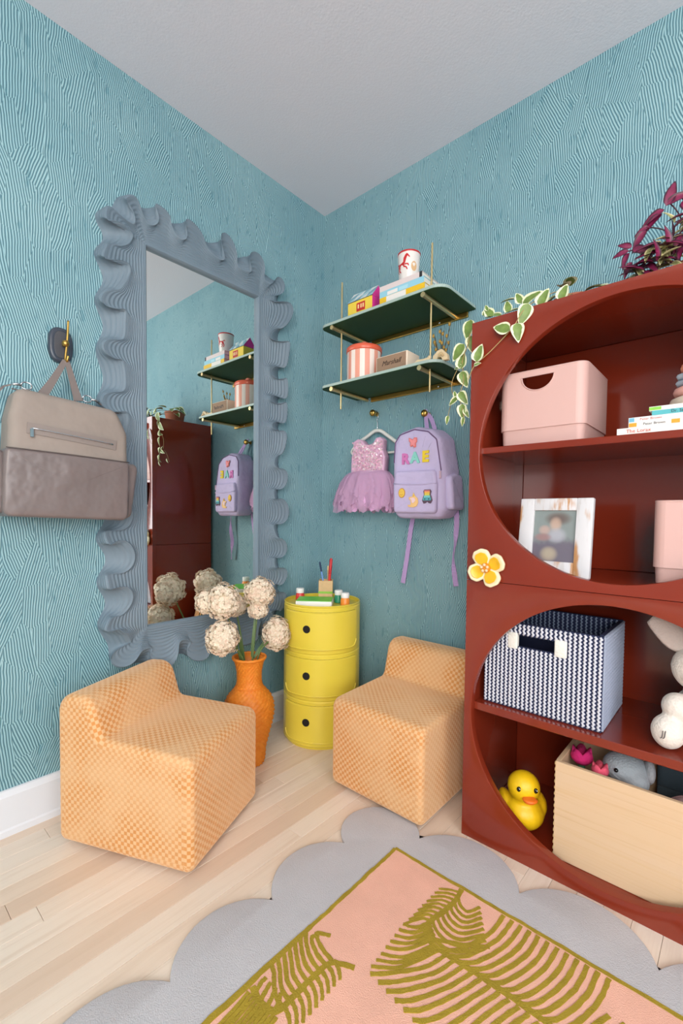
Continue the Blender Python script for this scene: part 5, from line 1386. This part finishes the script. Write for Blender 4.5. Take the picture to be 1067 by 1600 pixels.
# wooden crate with toys
cr = thing('wooden_crate', 'pale pine toy crate with finger jointed corners in the bookcase', 'crate', (1.44, -0.235, 0.0315))
def pine():
    m, g = newmat('pine_board', 0.5, 0.3)
    tc = g.n('ShaderNodeTexCoord'); sp = g.n('ShaderNodeSeparateXYZ'); g.l(tc.outputs['Object'], sp.inputs[0])
    n = g.noise(g.mapping(tc.outputs['Object'], scale=(1.2, 1.2, 42)), 1.0, 4, 0.6); n2 = g.noise(g.mapping(tc.outputs['Object'], scale=(2.5, 2.5, 130)), 1.0, 3, 0.6); n3 = g.noise(g.mapping(tc.outputs['Object'], scale=(0.8, 0.8, 14), loc=(2, 1, 4)), 1.0, 3)
    c = g.mix(g.m('MULTIPLY', g.smooth(n, 0.5, 0.72), 0.5), lin((220, 188, 152)), lin((210, 170, 116)))
    c = g.mix(g.m('MULTIPLY', g.smooth(n2, 0.52, 0.75), 0.35), c, lin((200, 158, 106))); c = g.mix(g.m('MULTIPLY', g.smooth(n3, 0.45, 0.7), 0.5), c, lin((222, 194, 166)))
    g.l(c, g.b.inputs['Base Color']); return m
M_PIN = pine(); kx0, kx1, ky0, ky1, kz0, kz1, kt = 1.246, 1.640, -0.366, -0.105, 0.0315, 0.298, 0.012
b = B(); box(b, (kx0 + 0.001, ky0, kz0), (kx1 - 0.001, ky0 + kt, kz1), bev=0.001, seg=1); put('front_board', b, M_PIN, cr, smooth=False)
b = B(); box(b, (kx0 + 0.001, ky1 - kt, kz0), (kx1 - 0.001, ky1, kz1), bev=0.001, seg=1); put('back_board', b, M_PIN, cr, smooth=False)
for xx in (kx0, kx1 - kt):
    b = B(); box(b, (xx, ky0 + kt + 0.0004, kz0), (xx + kt, ky1 - kt - 0.0004, kz1), bev=0.001, seg=1); sb = put('side_board', b, M_PIN, cr, smooth=False)
    for k in range(16):
        zz = kz0 + 0.004 + (kz1 - kz0 - 0.014) * k / 15
        b = B(); box(b, (xx - 0.0004 if xx == kx0 else xx + kt - 0.0008, ky0 - 0.0006, zz), (xx + 0.0012 if xx == kx0 else xx + kt + 0.0004, ky0 + kt, zz + 0.0075)); put('finger_joint', b, mat('end_grain', (206, 166, 112), 0.6), sb, smooth=False)
b = B(); box(b, (kx0 + kt, ky0 + kt, kz0 + 0.001), (kx1 - kt, ky1 - kt, kz0 + 0.01)); put('bottom_board', b, M_PIN, cr, smooth=False)
cl_ = thing('folded_cloth', 'dark slate folded cloth lying at the back of the wooden crate', 'cloth', (1.53, -0.15, kz0 + 0.0105))
_b = B(); _r = random.Random(4); _g = []
for i in range(15):
    _g.append([_b.verts.new((1.452 + 0.170 * i / 14, -0.137 - 0.018 * (j / 9) - 0.006 * sin(i * 0.9 + j * 0.6), kz0 + 0.2595 + 0.010 * sin(i * 0.7) - 0.235 * (j / 9) ** 1.2)) for j in range(10)])
for i in range(14):
    for j in range(9): _b.faces.new((_g[i][j], _g[i + 1][j], _g[i + 1][j + 1], _g[i][j + 1]))
bmesh.ops.recalc_face_normals(_b, faces=_b.faces); bmesh.ops.solidify(_b, geom=list(_b.faces), thickness=0.005)
put('fold', _b, mat('slate_cloth', (58, 70, 78), 0.9, bump=0.4, bscale=300), cl_)
_b = B(); box(_b, (1.455, -0.176, kz0 + 0.0105), (1.618, -0.169, kz0 + 0.20), bev=0.003, seg=2); put('inner_fold', _b, MATS['slate_cloth'], cl_, smooth=40)
# plush tulips
def tulip(label, c, s, col, name):
    t = thing('plush_tulip', label, 'plush toy', (c[0], c[1], kz0 + 0.012)); c = Vector(c); m = mat(name, col, 0.9, bump=0.5, bscale=200, sheen=0.3)
    b = B(); N = 40; prof = [(0.004, -0.5), (0.55, -0.42), (0.88, -0.1), (0.95, 0.2), (0.86, 0.5)]; rows = []
    for r, z in prof: rows.append([b.verts.new(c + Vector((r * s * cos(2 * pi * k / N), r * s * sin(2 * pi * k / N), z * s))) for k in range(N)])
    rows.append([b.verts.new(c + Vector((0.80 * s * cos(2 * pi * k / N), 0.80 * s * sin(2 * pi * k / N), (0.62 + 0.42 * abs(sin(2.5 * 2 * pi * k / N)))* s))) for k in range(N)])
    rows.append([b.verts.new(c + Vector((0.2 * s * cos(2 * pi * k / N), 0.2 * s * sin(2 * pi * k / N), 0.35 * s))) for k in range(N)])
    for A, C in zip(rows[:-1], rows[1:]):
        for k in range(N): b.faces.new((A[k], A[(k + 1) % N], C[(k + 1) % N], C[k]))
    b.faces.new(rows[0][::-1]); b.faces.new(rows[-1]); put('petals', b, m, t)
    b = B(); tube(b, [c - Vector((0, 0, 0.5 * s)), Vector((c.x, c.y, kz0 + 0.0125))], 0.009, 10); put('stem', b, mat('plush_green', (70, 116, 84), 0.9), t)
    b = B(); P = catmull([c + Vector((0.01, 0, -1.6 * s)), c + Vector((0.03, -0.02, -0.9 * s)), c + Vector((0.045, -0.035, -0.35 * s))], 5); ribbon(b, P, [0.008 + 0.018 * sin(pi * i / 10.5) for i in range(11)], (0.5, -1, 0), 0.004); put('leaf', b, MATS['plush_green'], t, smooth=False)
tulip('fuchsia plush tulip poking out of the wooden crate', (1.290, -0.275, 0.285), 0.030, (206, 32, 108), 'plush_fuchsia')
tulip('coral pink plush tulip lower in the wooden crate', (1.344, -0.314, 0.284), 0.022, (226, 84, 110), 'plush_coral')
el = thing('plush_elephant', 'grey plush animal with round ear peeking from the wooden crate', 'plush toy', (1.40, -0.24, kz0 + 0.012))
M_GF = mat('grey_fur', (166, 172, 178), 0.95, bump=1.0, bscale=180, sheen=0.4)
me = blobs([((1.400, -0.220, 0.105), (0.060, 0.060, 0.060), None), ((1.395, -0.235, 0.195), (0.050, 0.050, 0.055), None), ((1.392, -0.250, 0.284), (0.056, 0.050, 0.044), None), ((1.420, -0.280, 0.272), (0.032, 0.030, 0.026), None)], 0.005, 5); put('body', me, M_GF, el)
for sx in (0.052, -0.02):
    b = B(); ball(b, (1.392 + sx, -0.235 + (0.03 if sx < 0 else -0.01), 0.293), (0.014, 0.028, 0.032), 16, 12, rotm(20, 'Z')); put('ear', b, mat('ear_grey', (168, 166, 170), 0.95, bump=0.8, bscale=180), el)
b = B(); ball(b, (1.378, -0.2965, 0.293), 0.0055, 10, 8); put('eye', b, MATS['bead_black'], el)
pb = thing('plush_ball', 'dusty pink plush ball resting in the wooden crate', 'plush toy', (1.53, -0.255, kz0 + 0.012))
me = blobs([((1.545, -0.255, 0.110), (0.062, 0.060, 0.066), None), ((1.535, -0.255, 0.205), (0.056, 0.054, 0.060), None)], 0.006, 5); put('body', me, mat('dusty_pink_fur', (196, 160, 160), 0.95, bump=0.9, bscale=160), pb)
b = B(); tube(b, [(1.535 + 0.0575 * cos(a), -0.255, 0.205 + 0.061 * sin(a)) for a in [2 * pi * k / 30 for k in range(30)]], 0.0012, 5, closed=True); put('seam', b, mat('seam_pink', (176, 138, 140), 0.9), pb)

# rubber duck
dk = thing('rubber_duck', 'yellow rubber duck with orange beak in the bottom of the bookcase', 'toy', (1.140, -0.300, 0.0315), (0, 0, 0))
M_DY = mat('duck_yellow', (244, 196, 20), 0.4)
DB = Vector((1.140, -0.300, 0.0315))
me = blobs([(DB + Vector((0, 0, 0.052)), (0.061, 0.066, 0.051), None), (DB + Vector((0, 0.055, 0.078)), (0.026, 0.032, 0.024), rotm(35, 'X')), (DB + Vector((-0.003, -0.018, 0.132)), (0.046, 0.044, 0.044), None), (DB + Vector((0, -0.012, 0.092)), (0.036, 0.036, 0.03), None),
            (DB + Vector((-0.050, 0.012, 0.068)), (0.020, 0.040, 0.026), rotm(15, 'X')), (DB + Vector((0.050, 0.012, 0.068)), (0.020, 0.040, 0.026), rotm(15, 'X'))], 0.004, 6)
me.transform(Matrix.Translation((0, 0, 0.0015))); put('body', me, M_DY, dk)
b = B(); ball(b, DB + Vector((0.004, -0.066, 0.122)), (0.021, 0.018, 0.0065), 16, 10); ball(b, DB + Vector((0.004, -0.062, 0.114)), (0.016, 0.013, 0.005), 16, 10); put('beak', b, mat('duck_orange', (240, 116, 30), 0.4), dk)
for sx in (-1, 1):
    b = B(); ball(b, DB + Vector((-0.001 + sx * 0.023, -0.054, 0.143)), (0.0062, 0.0045, 0.0075), 12, 8); e = put('eye', b, MATS['bead_black'], dk)
    b = B(); ball(b, DB + Vector((0.001 + sx * 0.0235, -0.0583, 0.1455)), 0.0016, 6, 5); put('glint', b, M_WHITE, e)

dk.rotation_euler = (0, 0, radians(32))

# ceramic flower on the bookcase front
cfw = thing('ceramic_flower', 'yellow ceramic flower ornament with cream edges on the bookcase front', 'ornament', (1.066, -0.4105, 0.814))
M_CER = mat('cream_glaze', (242, 226, 186), 0.25); M_YG = mat('yellow_glaze', (240, 184, 36), 0.25, var=0.06, vscale=60); M_AMB = mat('amber_glaze', (214, 132, 20), 0.3)
Cc = Vector((1.064, 0, 0.814))
for k, a in enumerate((118, 28, 208, 298)):
    a = radians(a); d = Vector((cos(a), sin(a))); n = Vector((-sin(a), cos(a)))
    pet = rounded([(0.002, -0.006), (0.022, -0.025), (0.044, -0.026), (0.056, -0.012), (0.056, 0.012), (0.044, 0.026), (0.022, 0.025), (0.002, 0.006)], 0.013, 5)
    def pm_(s0, w0, s=1.0, off=0.0):
        def f(u, v, w): return Vector((Cc.x + d.x * (u * s + off) + n.x * v * s, -0.4107 - w0 - w - 0.010 * (u / 0.056) ** 2, Cc.z + d.y * (u * s + off) + n.y * v * s))
        return f
    b = B(); pillow(b, pet, 0.013, 0.005, pm_(0, 0.0), seg=4, fill=3); p = put('petal', b, M_CER, cfw)
    b = B(); pillow(b, pet, 0.0035, 0.0015, pm_(0, 0.0115, 0.70, 0.006), seg=3, fill=3); put('petal_glaze', b, M_YG, p)
b = B(); ball(b, (Cc.x, -0.428, Cc.z), (0.014, 0.010, 0.014), 16, 10); put('centre', b, M_AMB, cfw)
for q in range(5):
    a = q * 1.257 + 0.4; b = B(); ball(b, (Cc.x + 0.009 * cos(a), -0.437, Cc.z + 0.009 * sin(a)), 0.0045, 10, 8); put('bead', b, mat('peach_bead', (240, 200, 160), 0.3), cfw)

# ------------------------------------------------------------------ variegated trailing vine
M_VG = mat('vine_green', (112, 136, 64), 0.45, var=0.18, vscale=60); M_VC = mat('vine_cream', (232, 232, 196), 0.5); M_VS = mat('vine_stem', (176, 150, 96), 0.6)
def leaf_mesh(name, L, W, seed, mats, margin=0.3, fold=0.35, curl=0.15):
    rs = random.Random(seed); b = B(); N = 9; rows = []
    for i in range(N + 1):
        t = i / N; w = W / 2 * (sin(pi * t ** 0.62) ** 0.85 if 0 < t < 1 else 0.0)
        z = -curl * L * t * t; row = []
        for s in (-1, -(1 - margin), 0, (1 - margin), 1):
            jag = 1 + (rs.uniform(-0.12, 0.12) if abs(s) not in (0, 1) else 0)
            row.append(b.verts.new((L * t, w * s * jag, z + abs(s * w) * fold)))
        rows.append(row)
    for i in range(N):
        for k in range(4):
            f = b.faces.new((rows[i][k], rows[i][k + 1], rows[i + 1][k + 1], rows[i + 1][k]))
            f.material_index = 1 if (k in (0, 3) or (i >= N - 1)) else 0
    bmesh.ops.remove_doubles(b, verts=b.verts, dist=1e-6)
    me = bpy.data.meshes.new(name); b.to_mesh(me); b.free()
    for m in mats: me.materials.append(m)
    for p in me.polygons: p.use_smooth = True
    return me
def place_leaf(parent, me, base, direc, normal, s=1.0, name='leaf'):
    o = bpy.data.objects.new(name, me); COL.objects.link(o); o.parent = parent
    d = Vector(direc).normalized(); n = Vector(normal); n = (n - d * n.dot(d)).normalized(); y = n.cross(d)
    m = Matrix.Identity(4)
    for i in range(3): m[i][0] = d[i] * s; m[i][1] = y[i] * s; m[i][2] = n[i] * s; m[i][3] = base[i]
    o.matrix_local = WM[parent.name].inverted() @ m
    WM[o.name] = WM[parent.name] @ o.matrix_local
    return o
LM = [leaf_mesh('vine_leaf', 0.062, 0.042, k, [M_VG, M_VC], 0.30 + 0.05 * k, 0.25 + 0.1 * k, 0.12 + 0.06 * k) for k in range(3)]
LS = [leaf_mesh('vine_leaf_small', 0.036, 0.018, 10 + k, [M_VG, M_VC], 0.38, 0.4, 0.2) for k in range(2)]
TZ = 1.5215
vn = thing('trailing_vine', 'variegated green and cream trailing vine draped over the bookcase corner', 'plant', (1.15, -0.30, TZ))
b = B(); lathe(b, [(0, 0), (0.046, 0), (0.050, 0.004), (0.062, 0.085), (0.064, 0.09), (0.058, 0.09), (0.054, 0.080), (0, 0.078)], 32, Matrix.Translation((1.20, -0.16, TZ))); put('pot', b, mat('terracotta_pot', (176, 104, 76), 0.7), vn, smooth=40)
def stem(pts, r=0.0013):
    b = B(); tube(b, catmull(pts, 6), r, 6); put('stem', b, M_VS, vn)
stem([(1.20, -0.16, TZ + 0.08), (1.19, -0.25, TZ + 0.09), (1.165, -0.36, TZ + 0.035), (1.150, -0.418, 1.515), (1.128, -0.424, 1.478), (1.108, -0.421, 1.462), (1.06, -0.420, 1.425), (1.012, -0.420, 1.393), (0.994, -0.417, 1.36)])
stem([(1.20, -0.16, TZ + 0.08), (1.14, -0.24, TZ + 0.07), (1.08, -0.33, TZ + 0.03), (1.02, -0.37, TZ + 0.012), (0.985, -0.385, 1.512), (0.972, -0.385, 1.47), (0.957, -0.385, 1.43), (0.962, -0.385, 1.37), (0.950, -0.385, 1.325), (0.962, -0.385, 1.275), (0.968, -0.385, 1.24)])
stem([(0.957, -0.385, 1.43), (0.935, -0.38, 1.404), (0.920, -0.38, 1.37), (0.925, -0.38, 1.335), (0.946, -0.38, 1.325)], 0.001)
stem([(1.20, -0.16, TZ + 0.08), (1.23, -0.28, TZ + 0.06), (1.24, -0.37, TZ + 0.015)])
stem([(0.946, -0.38, 1.325), (0.915, -0.37, 1.312), (0.893, -0.36, 1.255)], 0.0009)
rl = random.Random(21)
FN = (0.15, -1, 0.1)
for me_, base, d, n, s in (
    (0, (1.116, -0.424, 1.468), (-1, -0.1, 0.45), FN, 0.85), (1, (1.134, -0.424, 1.482), (0.15, -0.1, -1), (0.4, -1, 0), 0.85), (2, (1.020, -0.422, 1.403), (0.25, -0.05, 1), FN, 0.85), (3, (1.012, -0.422, 1.395), (0.7, -0.1, 0.1), FN, 0.6),
    (0, (1.160, -0.415, 1.530), (-0.35, -0.1, -1), (0.6, -1, 0.2), 0.95), (1, (1.130, -0.375, 1.545), (1, -0.15, 0.6), (0.1, -1, 0.6), 0.95), (0, (1.120, -0.36, 1.545), (-0.6, -0.3, -0.05), (0.0, -0.6, 1), 0.8), (2, (1.175, -0.375, 1.530), (0.45, 0, 1), (0.2, -1, 0.2), 0.85),
    (1, (1.105, -0.365, 1.575), (-0.9, -0.2, 0.1), (0, -0.5, 1), 0.7), (2, (1.125, -0.37, 1.555), (-0.4, -0.2, 0.9), FN, 0.6), (2, (1.228, -0.375, 1.530), (0.35, 0, 1), FN, 0.75), (0, (1.090, -0.37, 1.540), (-0.2, -0.1, 1), FN, 0.6),
    (0, (1.070, -0.375, 1.535), (-1, -0.1, 0.30), (0, -0.7, 1), 0.9), (1, (1.045, -0.375, 1.540), (-0.75, -0.1, 0.9), FN, 0.7), (3, (1.030, -0.375, 1.56), (-0.5, 0, 1), FN, 0.7), (4, (1.015, -0.375, 1.55), (0.4, 0, 1), FN, 0.7),
    (0, (0.982, -0.386, 1.545), (-0.25, 0.0, -1), (-0.1, -1, 0.1), 1.0), (1, (0.980, -0.380, 1.500), (0.05, 0, -1), FN, 0.8), (0, (0.962, -0.386, 1.478), (-0.8, 0, -0.85), FN, 0.95), (2, (0.953, -0.386, 1.405), (0.1, 0, 1), FN, 0.85),
    (3, (0.956, -0.386, 1.415), (-1, 0, -0.15), FN, 0.8), (1, (0.955, -0.386, 1.398), (0.35, 0, -1), FN, 0.85), (2, (0.950, -0.386, 1.338), (0.5, 0, -0.85), FN, 0.75), (3, (0.938, -0.386, 1.322), (-0.3, 0, 0.9), FN, 0.7),
    (4, (0.945, -0.386, 1.322), (-1, 0, -0.55), FN, 1.1), (2, (0.960, -0.386, 1.300), (0.0, 0, -1), FN, 0.75), (3, (0.966, -0.386, 1.285), (0.45, 0, -0.9), FN, 0.9), (4, (0.966, -0.386, 1.26), (-0.3, 0, -1), FN, 0.8), (3, (0.905, -0.37, 1.275), (-0.3, 0, -1), FN, 0.8)):
    place_leaf(vn, (LM + LS)[me_], base, d, n, s)
for i in range(16):                                   # leaves above and around the pot, behind the front edge
    a = rl.uniform(0, 2 * pi); r = rl.uniform(0.03, 0.09)
    place_leaf(vn, LM[i % 3], (1.20 + r * cos(a), -0.18 + r * sin(a) * 0.8, TZ + 0.085 + rl.uniform(-0.01, 0.03)), (cos(a), sin(a), rl.uniform(-0.7, 0.3)), (0, -0.3, 1), 0.9)

# ------------------------------------------------------------------ purple inch plant on top
M_PU = mat('plum_leaf', (122, 30, 70), 0.4, var=0.25, vscale=60); M_PU2 = mat('plum_leaf_dark', (66, 24, 44), 0.4); M_SG = mat('sage_leaf', (150, 148, 96), 0.45, var=0.2, vscale=50); M_SC = mat('sage_cream', (214, 196, 150), 0.5)
pu = thing('inch_plant', 'bushy plum and sage leaved plant in a pot on the bookcase', 'plant', (1.46, -0.25, TZ))
b = B(); lathe(b, [(0, 0), (0.050, 0), (0.054, 0.004), (0.068, 0.085), (0.070, 0.09), (0.063, 0.09), (0.058, 0.078), (0, 0.076)], 32, Matrix.Translation((1.50, -0.16, TZ))); put('pot', b, MATS['terracotta_pot'], pu, smooth=40)
PL = [leaf_mesh('plum_leaf', 0.060, 0.026, 30 + k, [M_PU, M_PU2], 0.3, 0.5, 0.25) for k in range(3)]
SL = [leaf_mesh('sage_leaf', 0.054, 0.028, 40 + k, [M_SG, M_SC], 0.3, 0.4, 0.3) for k in range(2)]
rp2 = random.Random(17)
for e, bends in (((1.443, -0.27, 1.745), 0.06), ((1.47, -0.26, 1.73), 0.05), ((1.40, -0.27, 1.70), 0.05), ((1.36, -0.29, 1.645), 0.05), ((1.385, -0.30, 1.60), 0.03), ((1.36, -0.27, 1.60), 0.03), ((1.50, -0.24, 1.72), 0.05)):
    b = B(); P = catmull([(1.49 + rp2.uniform(-.03, .03), -0.17, TZ + 0.076), ((1.475 + e[0]) / 2 + 0.01, -0.25, (TZ + 0.1 + e[2]) / 2 + bends * 0.3), e], 6); tube(b, P, 0.0016, 6); put('stem', b, M_PU2, pu)
for base, d, s in (((1.440, -0.27, 1.735), (0.35, -0.1, 1), 1.0), ((1.437, -0.27, 1.728), (-1, -0.1, -0.40), 0.95), ((1.440, -0.27, 1.738), (1, -0.1, 0.25), 1.0), ((1.432, -0.27, 1.720), (-1, -0.1, -0.75), 1.05), ((1.470, -0.265, 1.735), (0.6, -0.1, -0.7), 1.0), ((1.475, -0.265, 1.735), (0.3, -0.2, 0.9), 0.8), ((1.405, -0.27, 1.700), (-0.8, -0.1, -0.3), 0.6), ((1.40, -0.275, 1.690), (-0.6, -0.1, -0.8), 0.9), ((1.372, -0.285, 1.655), (-0.7, -0.2, 0.3), 0.6),
                   ((1.366, -0.29, 1.645), (-1, -0.1, -0.1), 0.65), ((1.366, -0.29, 1.64), (-0.4, -0.2, -1), 0.7), ((1.375, -0.29, 1.645), (0.8, -0.3, -0.4), 0.8), ((1.372, -0.29, 1.615), (-0.4, -0.2, -1), 0.7)):
    place_leaf(pu, PL[rp2.randrange(3)], base, d, (rp2.uniform(-.4, .4), -1, rp2.uniform(-.2, .5)), s)
for i in range(130):
    t = rp2.random(); px = 1.375 + 0.165 * rp2.random(); top = TZ + 0.05 + (px - 1.36) * 0.95
    pz = TZ + 0.055 + (min(top, TZ + 0.165) - TZ - 0.055) * rp2.random(); py = -0.27 + rp2.uniform(-0.045, 0.05)
    a = rp2.uniform(-pi, pi); me_ = PL[i % 3] if rp2.random() < (0.75 if px < 1.43 else 0.42) else SL[i % 2]
    place_leaf(pu, me_, (px, py, pz), (cos(a) - 0.3, -0.5 + 0.3 * rp2.random(), sin(a) * 0.7), (rp2.uniform(-.5, .5), -0.6, 0.8), rp2.uniform(0.6, 0.95))
